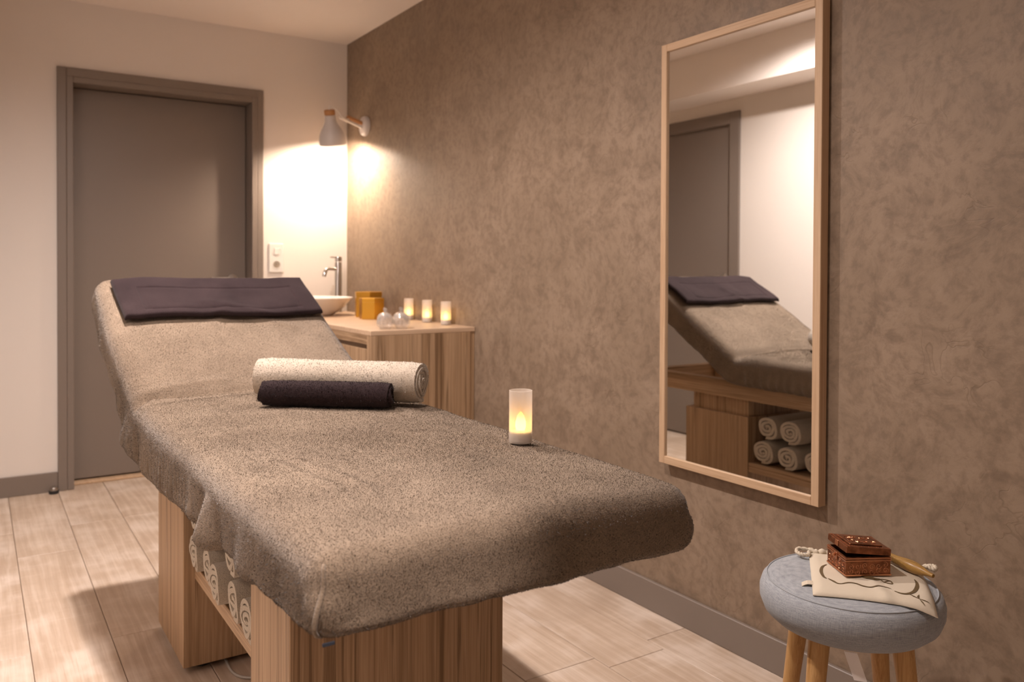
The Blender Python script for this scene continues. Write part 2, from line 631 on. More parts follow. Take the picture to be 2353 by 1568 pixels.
# door 1 (back wall)
d1 = bpy.data.objects.new('door_1', None)
COL.objects.link(d1)
d1.location = ((DX0 + DX1) / 2, 0, 0)
struct(d1, 'taupe painted door with taupe casing in the white wall')
ox = -d1.location.x
def dpart(name, mat, *boxes, bevel=0.003):
    bm = bmesh.new()
    for b in boxes:
        box(bm, b[0] + ox, b[1] + ox, *b[2:], bevel=bevel, seg=2)
    return obj(name, bm, mat, d1)
dpart('casing', MT['taupe'], (FX0, DX0 - 0.030, -0.016, -0.0005, 0.0005, FZ))
dpart('casing', MT['taupe'], (DX1 + 0.030, FX1, -0.016, -0.0005, 0.0005, FZ))
dpart('casing', MT['taupe'], (DX0 - 0.030, DX1 + 0.030, -0.0155, -0.0005, DZ + 0.030, FZ))
dpart('jamb', MT['taupe'], (DX0 - 0.0298, DX0, -0.0165, 0.20, 0.0005, DZ + 0.030))
dpart('jamb', MT['taupe'], (DX1, DX1 + 0.0298, -0.0165, 0.20, 0.0005, DZ + 0.030))
dpart('door_head', MT['taupe'], (DX0, DX1, -0.0160, 0.20, DZ, DZ + 0.030))
leaf = dpart('door_leaf', MT['taupe'], (DX0 + 0.003, DX1 - 0.003, 0.108, 0.148, 0.022, DZ - 0.004))
dpart('threshold', MT['pale_y'], (DX0 + 0.001, DX1 - 0.001, 0.062, 0.20, 0.0005, 0.014))
bm = bmesh.new()
hx = DX1 - 0.075 + ox
lathe(bm, [(0, 0), (0.026, 0), (0.026, 0.008), (0.011, 0.010), (0.011, 0.042), (0, 0.043)], 20, (hx, 0.108, 1.047), Matrix.Rotation(R(90), 4, 'X'))
tube(bm, [(hx, 0.071, 1.047), (hx - 0.03, 0.068, 1.047), (hx - 0.12, 0.068, 1.047)], 0.0095, 12)
obj('lever_handle', bm, MT['steel'], leaf, 40)

# door 2 (left wall, reflected in the mirror)
d2 = bpy.data.objects.new('door_2', None)
COL.objects.link(d2)
d2.location = (XL, (D2Y0 + D2Y1) / 2, 0)
struct(d2, 'taupe painted door in the left wall, seen in the mirror')
oy = -d2.location.y
def d2part(name, x0, x1, y0, y1, z0, z1, mat=MT['taupe']):
    return obj(name, boxbm(x0, x1, y0 + oy, y1 + oy, z0, z1, bevel=0.003), mat, d2)
d2part('casing', 0.0005, 0.016, D2Y0 - 0.07, D2Y0 + 0.008, 0.0005, 2.098)
d2part('casing', 0.0005, 0.016, D2Y1 - 0.008, D2Y1 + 0.07, 0.0005, 2.098)
d2part('casing', 0.0005, 0.0155, D2Y0 + 0.008, D2Y1 - 0.008, D2Z - 0.008, 2.098)
d2part('door_leaf', -0.055, -0.012, D2Y0 + 0.002, D2Y1 - 0.002, 0.010, D2Z - 0.002)
bm = bmesh.new()
hy = D2Y0 + 0.07 + oy
lathe(bm, [(0, 0), (0.026, 0), (0.026, 0.008), (0.011, 0.010), (0.011, 0.05), (0, 0.051)], 20, (-0.012, hy, 1.06), Matrix.Rotation(R(90), 4, 'Y'))
tube(bm, [(0.034, hy, 1.06), (0.036, hy + 0.03, 1.06), (0.036, hy + 0.13, 1.06)], 0.0095, 12)
obj('lever_handle', bm, MT['steel'], d2, 40)

# recessed downlights; the middle one houses the added fill light
def downlight(loc, label):
    t = thing('downlight', label, 'light', loc, 0, 'recessed ceiling downlights')
    bm = bmesh.new()
    lathe(bm, [(0.030, 0.0115), (0.030, 0.004), (0.034, 0.0), (0.046, 0.002), (0.048, 0.0115)], 28)
    obj('bezel', bm, MT['plastic'], t, 40)
    bm = bmesh.new()
    lathe(bm, [(0, 0.009), (0.0295, 0.009), (0.0295, 0.0110), (0, 0.0110)], 24)
    obj('bulb', bm, emit_mat('downlight_glow', WARM, 6.0), t)
    return t
downlight(DL_A, 'round recessed ceiling spotlight above the head of the massage table')
downlight(FILL_C, 'added fill light in a round ceiling housing above the middle of the massage table')
downlight(DL_B, 'round recessed ceiling spotlight behind the foot of the massage table')

# ------------------------------------------------------------------ massage table
BX = -1.155
mt = thing('massage_table', 'oak massage table on two block pedestals with a towel shelf', 'massage table', (BX, -2.55, 0.0))
oy = 2.55
def mbox(name, x0, x1, y0, y1, z0, z1, mat, bevel=0.0015, parent=None):
    return obj(name, boxbm(x0 - BX, x1 - BX, y0 + oy, y1 + oy, z0, z1, bevel=bevel, seg=1), mat, parent or mt)
PX0, PX1 = -1.381, -0.926
for (a, b, c) in ((-2.285, -1.925, 0.49), (-3.190, -2.940, 0.49)):
    p = mbox('pedestal', PX0, PX1, a, b, 0.018, c, MT['wood_z'])
    mbox('lifting_column', PX0 + 0.018, PX1 - 0.018, a + 0.012, b - 0.030, c, 0.562, MT['wood_z'], 0.001, p)
    for fx in (PX0 + 0.06, PX1 - 0.06):
        for fy in (a + 0.05, b - 0.05):
            bm = bmesh.new()
            lathe(bm, [(0, 0.0), (0.022, 0.0), (0.022, 0.018), (0, 0.018)], 14, (fx - BX, fy + oy, 0.0))
            obj('foot', bm, MT['black'], p)
SZ = 0.300
mbox('shelf', PX0 + 0.030, PX1 - 0.004, -2.940, -2.285, SZ - 0.040, SZ, MT['wood_y'])
FR = mbox('frame_rail', PX1 - 0.032, PX1 + 0.010, -3.42, -1.66, 0.562, 0.636, MT['wood_y'])
mbox('frame_rail', PX0 - 0.010, PX0 + 0.032, -3.42, -1.66, 0.562, 0.636, MT['wood_y'])
mbox('frame_crosspiece', PX0 + 0.032, PX1 - 0.032, -3.42, -3.38, 0.562, 0.636, MT['wood_x'])
mbox('frame_crosspiece', PX0 + 0.032, PX1 - 0.032, -1.70, -1.66, 0.562, 0.636, MT['wood_x'])
mbox('frame_deck', PX0 + 0.032, PX1 - 0.032, -3.38, -2.33, 0.600, 0.630, MT['wood_y'])
bm = bmesh.new()
box(bm, PX1 + 0.010 - BX, PX1 + 0.018 - BX, -2.66 + oy, -2.625 + oy, 0.615, 0.628, 0.002, 1)
obj('black_catch', bm, MT['black'], mt)

# cover path: along +y, then up the backrest
ZT, YFOOT, YBEND, ANG = 0.758, -3.668, -2.305, math.atan(0.57)
LS = YBEND - YFOOT
LB = 0.668
LT = LS + LB
NP = 2400
_S = np.linspace(-0.2, LT + 0.3, NP)
_th = np.array([ANG * smooth01((s - (LS - 0.045)) / 0.09) for s in _S])
_ds = _S[1] - _S[0]
_Y = np.concatenate([[0], np.cumsum(np.cos((_th[:-1] + _th[1:]) / 2) * _ds)])
_Z = np.concatenate([[0], np.cumsum(np.sin((_th[:-1] + _th[1:]) / 2) * _ds)])
_i0 = np.interp(0.0, _S, np.arange(NP))
_Y += YFOOT - np.interp(0.0, _S, _Y)
_Z += ZT
def path(s):
    y = float(np.interp(s, _S, _Y)); z = float(np.interp(s, _S, _Z)); th = float(np.interp(s, _S, _th))
    return y, z, th
def bed(a, s, h):
    """local (across, along, height over the top surface) -> world"""
    y, z, th = path(s)
    f = max(0.0, min(1.0, s / LS))
    k = 1.0 + 0.035 * f
    xc = -1.1755 + 0.011 * f - 0.030 * smooth01((s - LS + 0.1) / 0.6)
    return Vector((xc + a * k, y - math.sin(th) * h, z + math.cos(th) * h))
HW = 0.3305
RF = 0.045

def slab(s0, s1, hw, h0, h1, n=24, bev=0.03):
    bm = bmesh.new()
    rows = []
    for k in range(n + 1):
        s = s0 + (s1 - s0) * k / n
        e = min(1.0, min(k, n - k) / 2 + 0.35)
        prof = []
        hm, hh = (h0 + h1) / 2, (h1 - h0) / 2 * (0.8 + 0.2 * e)
        for j in range(16):
            a = 2 * PI * j / 16
            ca, sa = math.cos(a), math.sin(a)
            x = hw * (abs(ca) ** 0.25) * (1 if ca >= 0 else -1)
            z = hm + hh * (abs(sa) ** 0.35) * (1 if sa >= 0 else -1)
            prof.append(bm.verts.new(bed(x, s, z) - Vector((BX, -2.55, 0))))
        rows.append(prof)
    for A, B in zip(rows[:-1], rows[1:]):
        for j in range(16):
            bm.faces.new((A[j], A[(j + 1) % 16], B[(j + 1) % 16], B[j]))
    bm.faces.new(rows[0][::-1])
    bm.faces.new(rows[-1])
    return bm
MT['vinyl'] = plain('cream_vinyl', (0.55, 0.47, 0.38), 0.5)
obj('seat_cushion', slab(0.03, LS - 0.03, HW - 0.03, -0.100, -0.022), MT['vinyl'], mt, 50)
obj('back_cushion', slab(LS + 0.03, LT - 0.03, HW - 0.03, -0.075, -0.022), MT['vinyl'], mt, 50)
# backrest support strut under the lifted head end
bm = bmesh.new()
for sx in (-0.05,):
    bm = bmesh.new()
    a = bed(sx, LS + 0.42, -0.078) - Vector((BX, -2.55, 0))
    tube(bm, [a, (sx, -2.02 + oy, 0.61)], 0.010, 8)
    obj('backrest_strut', bm, MT['steel'], mt)

# creases pressed into the top of the cover: (a, s) polylines, height, width
CREASES = [
    ([(-0.19, 0.50), (-0.165, 0.36), (-0.150, 0.27), (-0.165, 0.20)], 0.0045, 0.010),
    ([(-0.225, 0.52), (-0.205, 0.38), (-0.195, 0.28), (-0.205, 0.21)], 0.0035, 0.009),
    ([(-0.24, 0.62), (-0.27, 0.50), (-0.285, 0.42)], 0.003, 0.012),
    ([(-0.30, 0.20), (-0.305, 0.13), (-0.31, 0.05)], 0.004, 0.010),
    ([(-0.33, 1.32), (-0.24, 1.345), (-0.13, 1.352), (-0.02, 1.355), (0.1, 1.352)], 0.013, 0.020),
    ([(-0.34, 1.39), (-0.22, 1.42), (-0.10, 1.43)], 0.006, 0.016),
    ([(-0.05, 1.80), (0.10, 1.74), (0.2, 1.69)], 0.004, 0.018),
    ([(-0.3, 1.86), (-0.27, 1.72), (-0.3, 1.60)], 0.004, 0.014),
    ([(0.02, 1.83), (0.0, 1.76), (-0.06, 1.70)], 0.004, 0.016),
]
CP = []
for pl, hgt, wid in CREASES:
    P = catmull([(p[0], p[1], 0) for p in pl], 6)
    CP.append((P, hgt, wid))
def crease(a, s):
    h = 0.0
    for P, hgt, wid in CP:
        if s < min(p.y for p in P) - 0.08 or s > max(p.y for p in P) + 0.08:
            continue
        best = 9
        for p, q in zip(P[:-1], P[1:]):
            d = q - p
            t = max(0, min(1, ((a - p.x) * d.x + (s - p.y) * d.y) / max(1e-9, d.x * d.x + d.y * d.y)))
            dd = math.hypot(a - p.x - d.x * t, s - p.y - d.y * t)
            best = min(best, dd)
        h += hgt * math.exp(-(best / wid) ** 2)
    return h
def top_h(a, s):
    e = (a / HW)
    h = 0.006 - 0.010 * e * e
    h += 0.0035 * nz(a * 5, s * 5, 3.1) + 0.0016 * nz(a * 17, s * 17, 7.7)
    h += crease(a, s)
    # seat pad bulges up before the bend, then tucks in
    h -= 0.018 * math.exp(-((s - LS) / 0.022) ** 2)
    h += 0.006 * math.exp(-((s - LS + 0.09) / 0.05) ** 2)
    return h

def side_drop(side, s, a):
    """how far the cover hangs below the top surface"""
    if side == 'front':
        return 0.108 + 0.004 * nz(a * 9, 1.3) + 0.003 * nz(a * 31, 2.3)
    if side == 'head':
        return 0.115
    if side == 'left':
        d = 0.110 + 0.024 * min(1.0, s / 0.3) + 0.042 * smooth01((s - 0.5) / 0.8) - 0.045 * smooth01((s - 1.42) / 0.2) + 0.004 * nz(s * 11, 4.1) + 0.004 * nz(s * 33, 9.1)
        d += 0.010 * math.exp(-((s - 0.55) / 0.05) ** 2)
        return d
    d = 0.112 + 0.014 * smooth01((s - 0.3) / 0.6) + 0.005 * nz(s * 10, 14.1) + 0.003 * nz(s * 30, 1.1)
    return d

def side_fold(side, s, a, f):
    """outward folds on the hanging sides; f = 0 at the top edge .. 1 at the hem"""
    o = 0.0
    if side == 'left':
        w = math.exp(-((s - 1.05) / 0.33) ** 2)
        o += w * f * (0.005 * math.sin(s * 215 + 5 * nz(s * 9, 0.5) + 1.5 * f) + 0.012 * (0.5 - abs(nz(s * 38 + 1.2 * f, f * 1.2))) - 0.004)
        # deep pleat flap over the shelf opening
        o += 0.034 * f * math.exp(-((s - 0.555) / (0.012 if s > 0.555 else 0.030)) ** 2) - 0.018 * f * math.exp(-((s - 0.605) / 0.03) ** 2) - 0.010 * f * math.exp(-((s - 0.49) / 0.03) ** 2)
        o += 0.010 * f * math.exp(-((s - 0.70) / 0.02) ** 2) + 0.007 * f * math.exp(-((s - 0.33) / 0.03) ** 2)
        o += f * 0.005 * nz(s * 14, 2.2)
        if s > LS:
            o += 0.002 * f + 0.007 * f * nz(s * 16, f * 2.0, 4.0)
        # slack pocket where seat and back meet
        o += 0.016 * f * math.exp(-((s - LS - 0.03) / 0.03) ** 2) - 0.020 * f * math.exp(-((s - LS + 0.035) / 0.016) ** 2)
    elif side == 'right':
        w = math.exp(-((s - 1.05) / 0.4) ** 2)
        o += w * f * (0.004 * math.sin(s * 150 + 4 * nz(s * 8, 2.5)) + 0.014 * (0.4 - abs(nz(s * 30, 8.5 + f))))
        o += 0.010 * f * math.exp(-((s - LS - 0.03) / 0.03) ** 2) - 0.018 * f * math.exp(-((s - LS + 0.03) / 0.016) ** 2)
        o += f * 0.004 * nz(s * 13, 6.2)
    elif side == 'front':
        o += f * (0.004 * nz(a * 9, f * 2, 5.0) + 0.003 * nz(a * 22, f * 3, 2.0)) + 0.010 * f
    else:
        o += f * 0.004 * nz(a * 12, f * 3)
    return o

def make_cover():
    nx, ns = 62, 400
    a0, a1, s0, s1 = -HW + RF, HW - RF, RF, LT - RF
    bm = bmesh.new()
    G = [[None] * (ns + 1) for _ in range(nx + 1)]
    for i in range(nx + 1):
        a = a0 + (a1 - a0) * i / nx
        for j in range(ns + 1):
            s = s0 + (s1 - s0) * j / ns
            G[i][j] = bm.verts.new(bed(a, s, top_h(a, s)))
    for i in range(nx):
        for j in range(ns):
            bm.faces.new((G[i][j], G[i + 1][j], G[i + 1][j + 1], G[i][j + 1]))
    # perimeter: (base vert, a, s, direction, side weights)
    per = []
    NC = 9
    def corner(v, a, s, ang0, sA, sB):
        for k in range(1, NC):
            t = k / NC
            an = ang0 + t * PI / 2
            per.append((v, a, s, (math.cos(an), math.sin(an)), {sA: 1 - t, sB: t}, t))
    for i in range(nx + 1):
        per.append((G[i][0], a0 + (a1 - a0) * i / nx, s0, (0, -1), {'front': 1}, 0))
    corner(G[nx][0], a1, s0, -PI / 2, 'front', 'right')
    for j in range(ns + 1):
        per.append((G[nx][j], a1, s0 + (s1 - s0) * j / ns, (1, 0), {'right': 1}, 0))
    corner(G[nx][ns], a1, s1, 0, 'right', 'head')
    for i in range(nx, -1, -1):
        per.append((G[i][ns], a0 + (a1 - a0) * i / nx, s1, (0, 1), {'head': 1}, 0))
    corner(G[0][ns], a0, s1, PI / 2, 'head', 'left')
    for j in range(ns, -1, -1):
        per.append((G[0][j], a0, s0 + (s1 - s0) * j / ns, (-1, 0), {'left': 1}, 0))
    corner(G[0][0], a0, s0, PI, 'left', 'front')
    KA, KB = 6, 9
    rings = []
    n = len(per)
    for k in range(1, KA + KB + 1):
        ring = []
        for (v, a, s, d, wts, tc) in per:
            D = sum(w * side_drop(sd, s, a) for sd, w in wts.items())
            th0 = top_h(a, s)
            if k <= KA:
                an = PI / 2 * k / KA
                o = RF * math.sin(an)
                h = th0 * (1 - k / KA) - RF * (1 - math.cos(an))
            else:
                f = (k - KA) / KB
                o = RF + sum(w * side_fold(sd, s, a, f) for sd, w in wts.items())
                h = -RF - f * (D - RF)
                if f > 0.75:
                    o -= 0.020 * ((f - 0.75) / 0.25) ** 2
                if tc:
                    o += 0.008 * math.sin(PI * tc) * math.sin(PI * min(1, f * 1.2))
            ring.append(bm.verts.new(bed(a + d[0] * o, s + d[1] * o, h)))
        rings.append(ring)
    base = [p[0] for p in per]
    prev = base
    for ring in rings:
        for i in range(n):
            j = (i + 1) % n
            vs = []
            for v in (prev[i], prev[j], ring[j], ring[i]):
                if v not in vs:
                    vs.append(v)
            if len(vs) >= 3:
                bm.faces.new(vs)
        prev = ring
    # turned-under hem
    hem = []
    for (v, a, s, d, wts, tc), r in zip(per, rings[-1]):
        D = sum(w * side_drop(sd, s, a) for sd, w in wts.items())
        hem.append(bm.verts.new(bed(a + d[0] * (RF - 0.045), s + d[1] * (RF - 0.045), -D - 0.001)))
    for i in range(n):
        j = (i + 1) % n
        bm.faces.new((prev[i], prev[j], hem[j], hem[i]))
    return bm

def pile(parent, name, density, length, width, mat, lay=(0.6, -0.5, 0.0), seed=1, up_only=False, clump=60.0, maxn=800000):
    """loops of terry: one small bent blade per loop, joined into one part"""
    me = parent.data
    me.calc_loop_triangles()
    nt = len(me.loop_triangles)
    tv = np.empty(nt * 3, dtype=np.int32)
    me.loop_triangles.foreach_get('vertices', tv)
    co = np.empty(len(me.vertices) * 3)
    me.vertices.foreach_get('co', co)
    co = co.reshape(-1, 3)
    vn = np.empty(len(me.vertices) * 3)
    me.vertices.foreach_get('normal', vn)
    vn = vn.reshape(-1, 3)
    tv = tv.reshape(-1, 3)
    A, B, C = co[tv[:, 0]], co[tv[:, 1]], co[tv[:, 2]]
    ar = np.linalg.norm(np.cross(B - A, C - A), axis=1) / 2
    rng = np.random.default_rng(seed)
    n = min(maxn, int(ar.sum() * density))
    idx = rng.choice(nt, size=n, p=ar / ar.sum())
    u, v = rng.random(n), rng.random(n)
    fl = u + v > 1
    u[fl], v[fl] = 1 - u[fl], 1 - v[fl]
    w = 1 - u - v
    P = A[idx] * w[:, None] + B[idx] * u[:, None] + C[idx] * v[:, None]
    N = vn[tv[idx, 0]] * w[:, None] + vn[tv[idx, 1]] * u[:, None] + vn[tv[idx, 2]] * v[:, None]
    N /= np.linalg.norm(N, axis=1)[:, None] + 1e-9
    # lay of the nap turns slowly over the cloth
    ang = 1.6 * np.sin(P[:, 0] * 7 + 2.1 * np.sin(P[:, 1] * 5)) + 1.1 * np.sin(P[:, 1] * 9 + P[:, 0] * 4)
    ca, sa = np.cos(ang), np.sin(ang)
    l0 = np.stack([lay[0] * ca - lay[1] * sa, lay[0] * sa + lay[1] * ca, np.full(n, lay[2])], 1)
    jit = rng.normal(0, 0.45, (n, 3))
    D = N * 0.75 + l0 * 0.75 + jit
    D /= np.linalg.norm(D, axis=1)[:, None]
    dn = (D * N).sum(1)
    D += N * np.clip(0.25 - dn, 0, None)[:, None]
    Ln = length * rng.uniform(0.6, 1.25, n)
    S = np.cross(D, rng.normal(0, 1, (n, 3)))
    S /= np.linalg.norm(S, axis=1)[:, None] + 1e-9
    W = width * rng.uniform(0.7, 1.3, n)
    b0 = P - S * W[:, None] * 0.5 - N * 0.0006
    b1 = P + S * W[:, None] * 0.5 - N * 0.0006
    tp = P + D * Ln[:, None]
    V = np.stack([b0, b1, tp], 1).reshape(-1, 3)
    m2 = bpy.data.meshes.new(name)
    m2.vertices.add(n * 3)
    m2.vertices.foreach_set('co', V.astype(np.float32).ravel())
    m2.loops.add(n * 3)
    m2.loops.foreach_set('vertex_index', np.arange(n * 3, dtype=np.int32))
    m2.polygons.add(n)
    m2.polygons.foreach_set('loop_start', np.arange(0, n * 3, 3, dtype=np.int32))
    m2.update(calc_edges=True)
    # shade the blades with the cloth's own normals
    o = link(name, m2, mat, parent)
    m2.polygons.foreach_set('use_smooth', np.ones(n, dtype=bool))
    m2.normals_split_custom_set_from_vertices(np.repeat((N * 0.65 + D * 0.35), 3, axis=0).tolist())
    o['kind'] = 'stuff'
    return o

cover = obj('table_cover', make_cover(), MT['terry'], None, 180)
tag(cover, 'taupe terry fitted cover stretched over the massage table', 'cover')
pile(cover, 'terry_pile', 340000, 0.0023, 0.0010, MT['pile'], seed=3)
# sewn corner seam at the foot end
def corner_seam(a, s, sx):
    pts = []
    for k in range(14):
        f = k / 13
        h = -0.016 - f * 0.092
        if h > -RF:
            o = RF * math.sin(math.acos(max(-1.0, 1 + h / RF)))
        else:
            ff = (-h - RF) / 0.063
            o = RF + 0.008 * ff + 0.008 * math.sin(PI * min(1, ff * 1.2)) - (0.020 * ((ff - 0.75) / 0.25) ** 2 if ff > 0.75 else 0)
        o += 0.002
        ang = math.atan2(-1, sx)
        pts.append(bed(a + math.cos(ang) * o + 0.004 * math.sin(f * 5), s + math.sin(ang) * o, h))
    bm = bmesh.new()
    tube(bm, pts, [0.0016 + 0.0022 * math.sin(PI * (k + 1) / 16) for k in range(14)], 8)
    return bm
cs = obj('corner_seam', corner_seam(-HW + RF, RF, -1), MT['terry'], cover, 180)
# little woven care tag under the hem
p = bed(-HW + 0.018, 0.010, -0.108)
bm = boxbm(p.x - 0.008, p.x + 0.008, p.y - 0.012, p.y - 0.010, p.z - 0.0035, p.z + 0.001, bevel=0.0004, seg=1)
obj('care_tag', bm, plain('navy_tag', (0.03, 0.035, 0.05), 0.8), cover)

# ------------------------------------------------------------------ towels
def spiral_roll(R1, R0, turns, th, length, taper=0.006, seed=0, sq=0.0, steps=26, nl=14):
    """rolled towel along local x, resting on z = 0"""
    bm = bmesh.new()
    n = int(turns * steps)
    rn = random.Random(seed)
    ph = rn.uniform(0, 6.28)
    secs = []
    for k in range(nl + 1):
        f = k / nl
        x = -length / 2 + length * f
        sec_o, sec_i = [], []
        for i in range(n + 1):
            t = i / n
            ang = -PI / 2 - (1 - t) * turns * 2 * PI + 0.2
            rr = R0 + (R1 - R0) * t
            rr += 0.0016 * nz(math.cos(ang) * 2 + ph, math.sin(ang) * 2, x * 6 + t * 3)
            edge = min(f, 1 - f) * length
            pull = max(0.0, 1 - edge / 0.014)
            rr2 = rr - 0.0025 * pull * pull
            xx = x + (0.010 * nz(ang * 0.35 + ph, t * 4, 1.0) + taper * (1 - t)) * (1 if f > 0.5 else -1) * smooth01(abs(f - 0.5) * 2.6 - 0.3)
            cy, cz = math.cos(ang), math.sin(ang)
            flat = 1.0 + sq * (abs(cy * cz))
            sec_o.append(bm.verts.new((xx, rr2 * cy * flat, R1 + rr2 * cz * flat)))
            ri = max(0.001, rr2 - th * (1 - 0.10 * pull))
            sec_i.append(bm.verts.new((xx, ri * cy * flat, R1 + ri * cz * flat)))
        secs.append((sec_o, sec_i))
    for (Ao, Ai), (Bo, Bi) in zip(secs[:-1], secs[1:]):
        for i in range(n):
            bm.faces.new((Ao[i], Ao[i + 1], Bo[i + 1], Bo[i]))
            bm.faces.new((Ai[i + 1], Ai[i], Bi[i], Bi[i + 1]))
        bm.faces.new((Ao[n], Ai[n], Bi[n], Bo[n]))
        bm.faces.new((Ai[0], Ao[0], Bo[0], Bi[0]))
    for (so, si), fl in ((secs[0], False), (secs[-1], True)):
        for i in range(n):
            q = (so[i], si[i], si[i + 1], so[i + 1])
            bm.faces.new(q if not fl else q[::-1])
    return bm

def along(o, p0, p1, z):
    p0, p1 = Vector(p0), Vector(p1)
    mid = (p0 + p1) / 2
    o.location = (mid.x, mid.y, z)
    o.rotation_euler = (0, 0, math.atan2(p1.y - p0.y, p1.x - p0.x))

def put_on_bed(x, y):
    # height of the cover surface below a plan point
    s = y - YFOOT
    return ZT + top_h(x - BX, s)

cr = obj('rolled_towel', spiral_roll(0.0545, 0.012, 4.6, 0.0088, 0.455, 0.004, 5), MT['cream'], None, 60)
along(cr, (-1.202, -2.428), (-0.902, -2.742), 0.7680)
tag(cr, 'large cream towel rolled up on the table cover at the backrest', 'towel')
pile(cr, 'terry_pile', 150000, 0.0030, 0.0015, terry_mat('cream_terry_pile', (0.50, 0.425, 0.345), (0.60, 0.52, 0.435), 0.0, 300), seed=5, maxn=60000)
dr = obj('rolled_towel', spiral_roll(0.0345, 0.008, 3.2, 0.0085, 0.330, 0.003, 8), MT['plum'], None, 60)
along(dr, (-1.239, -2.566), (-0.994, -2.762), 0.7655)
tag(dr, 'small dark plum towel rolled up in front of the cream roll', 'towel')
pile(dr, 'terry_pile', 150000, 0.0026, 0.0015, terry_mat('plum_terry_pile', (0.028, 0.018, 0.019), (0.046, 0.030, 0.031), 0.0, 300, 0.06), seed=6, maxn=40000)

# dark folded towel over the head of the backrest
def head_towel():
    bm = bmesh.new()
    A0, A1 = -0.288, 0.302
    S0, S1 = LS + 0.374, LS + 0.596
    th = 0.020
    na, nss = 64, 26
    def hz(a, s):
        u = (a - A0) / (A1 - A0)
        base = top_h(a, s) + 0.003
        w = 0.006 * math.sin(u * 7.5 + 0.6) + 0.004 * nz(u * 5, s * 8)
        return base + 0.004 + 0.6 * abs(w)
    def pos(u, v, lay):
        a = A0 + (A1 - A0) * u
        s = S0 + (S1 - S0) * v
        s += 0.009 * math.sin(u * 6.6 + 0.5) * (1 - v) + 0.010 * math.sin(u * 6.2 + 0.9) * v + 0.010 * (u - 0.5)
        a += 0.020 * (v - 0.5) * (1 if u > 0.5 else -1) * 0 - 0.010 * (v - 0.5)
        h = hz(a, min(s, LT - 0.06))
        eu = min(u, 1 - u) * (A1 - A0)
        ev = v * (S1 - S0)
        eb = (1 - v) * (S1 - S0)
        rr = 0.010
        dip = 0.0
        for e in (eu, ev, eb):
            if e < rr:
                dip = max(dip, 1 - math.sqrt(max(0.0, 1 - (1 - e / rr) ** 2)))
        # stitched border groove
        g = 0.0
        for e, t in ((eu, 0.066), (ev, 0.030), (eb, 0.070)):
            inside = (eu > 0.060 and ev > 0.024 and eb > 0.064)
            if inside:
                g = max(g, math.exp(-((e - t) / 0.0035) ** 2))
        hh = h + (th * (1 - 0.55 * dip) - 0.0034 * g if lay else 0.0)
        if not lay:
            hh = h + 0.001 + 0.25 * th * dip
        return bed(a, s, hh)
    us = sorted(set([i / na for i in range(na + 1)] + [0.004, 0.010, 0.99, 0.996, 0.097, 0.101, 0.105, 0.109, 0.891, 0.895, 0.899, 0.903]))
    vs = sorted(set([i / nss for i in range(nss + 1)] + [0.01, 0.025, 0.975, 0.99, 0.105, 0.12, 0.135, 0.70, 0.71, 0.72, 0.73]))
    grids = []
    for lay in (1, 0):
        grids.append([[bm.verts.new(pos(u, v, lay)) for v in vs] for u in us])
    T_, B_ = grids
    nu, nv = len(us), len(vs)
    for i in range(nu - 1):
        for j in range(nv - 1):
            bm.faces.new((T_[i][j], T_[i + 1][j], T_[i + 1][j + 1], T_[i][j + 1]))
            bm.faces.new((B_[i][j], B_[i][j + 1], B_[i + 1][j + 1], B_[i + 1][j]))
    for i in range(nu - 1):
        bm.faces.new((T_[i][0], B_[i][0], B_[i + 1][0], T_[i + 1][0]))
        bm.faces.new((T_[i][-1], T_[i + 1][-1], B_[i + 1][-1], B_[i][-1]))
    for j in range(nv - 1):
        bm.faces.new((T_[0][j], T_[0][j + 1], B_[0][j + 1], B_[0][j]))
        bm.faces.new((T_[-1][j], B_[-1][j], B_[-1][j + 1], T_[-1][j + 1]))
    return bm
ht = obj('folded_towel', head_towel(), MT['plum'], None, 60)
tag(ht, 'dark plum folded towel with stitched border across the raised headrest', 'towel')

# rolled towels on the shelf under the table
sp0 = spiral_roll(0.060, 0.010, 3.4, 0.0128, 0.425, 0.004, 11, 0.10, 20, 6)
me_a = bpy.data.meshes.new('shelf_roll'); bmesh.ops.recalc_face_normals(sp0, faces=sp0.faces[:]); sp0.to_mesh(me_a); sp0.free()
sp1 = spiral_roll(0.058, 0.010, 3.0, 0.0138, 0.425, -0.004, 12, 0.18, 20, 6)
me_b = bpy.data.meshes.new('shelf_roll'); bmesh.ops.recalc_face_normals(sp1, faces=sp1.faces[:]); sp1.to_mesh(me_b); sp1.free()
rolls = []
yb = [-2.352, -2.476, -2.602, -2.728, -2.854]
for k, y in enumerate(yb):
    rolls.append((y, SZ + 0.0035, k, 'bottom'))
yt = [-2.368, -2.492, -2.722]
for k, y in enumerate(yt):
    rolls.append((y, SZ + 0.108, k + 5, 'top'))
ordn = ['first', 'second', 'third', 'fourth', 'fifth']
for (y, z, k, row) in rolls:
    me = me_a if k % 2 == 0 else me_b
    o = link('rolled_towel', me, MT['shelf_towel'], None, 60)
    o.location = (-1.154 + 0.006 * math.sin(k * 2.3), y, z)
    o.scale = (1, 1.02, 0.86)
    idx = k if row == 'bottom' else k - 5
    if row == 'bottom':
        tag(o, 'ecru rolled towel in the bottom row of the shelf, %s from the headrest end' % ordn[idx], 'towel', 'rolled towels on the table shelf')
    else:
        tag(o, 'ecru rolled towel on top of the shelf rolls, %s from the headrest end' % ordn[idx], 'towel', 'rolled towels on the table shelf')

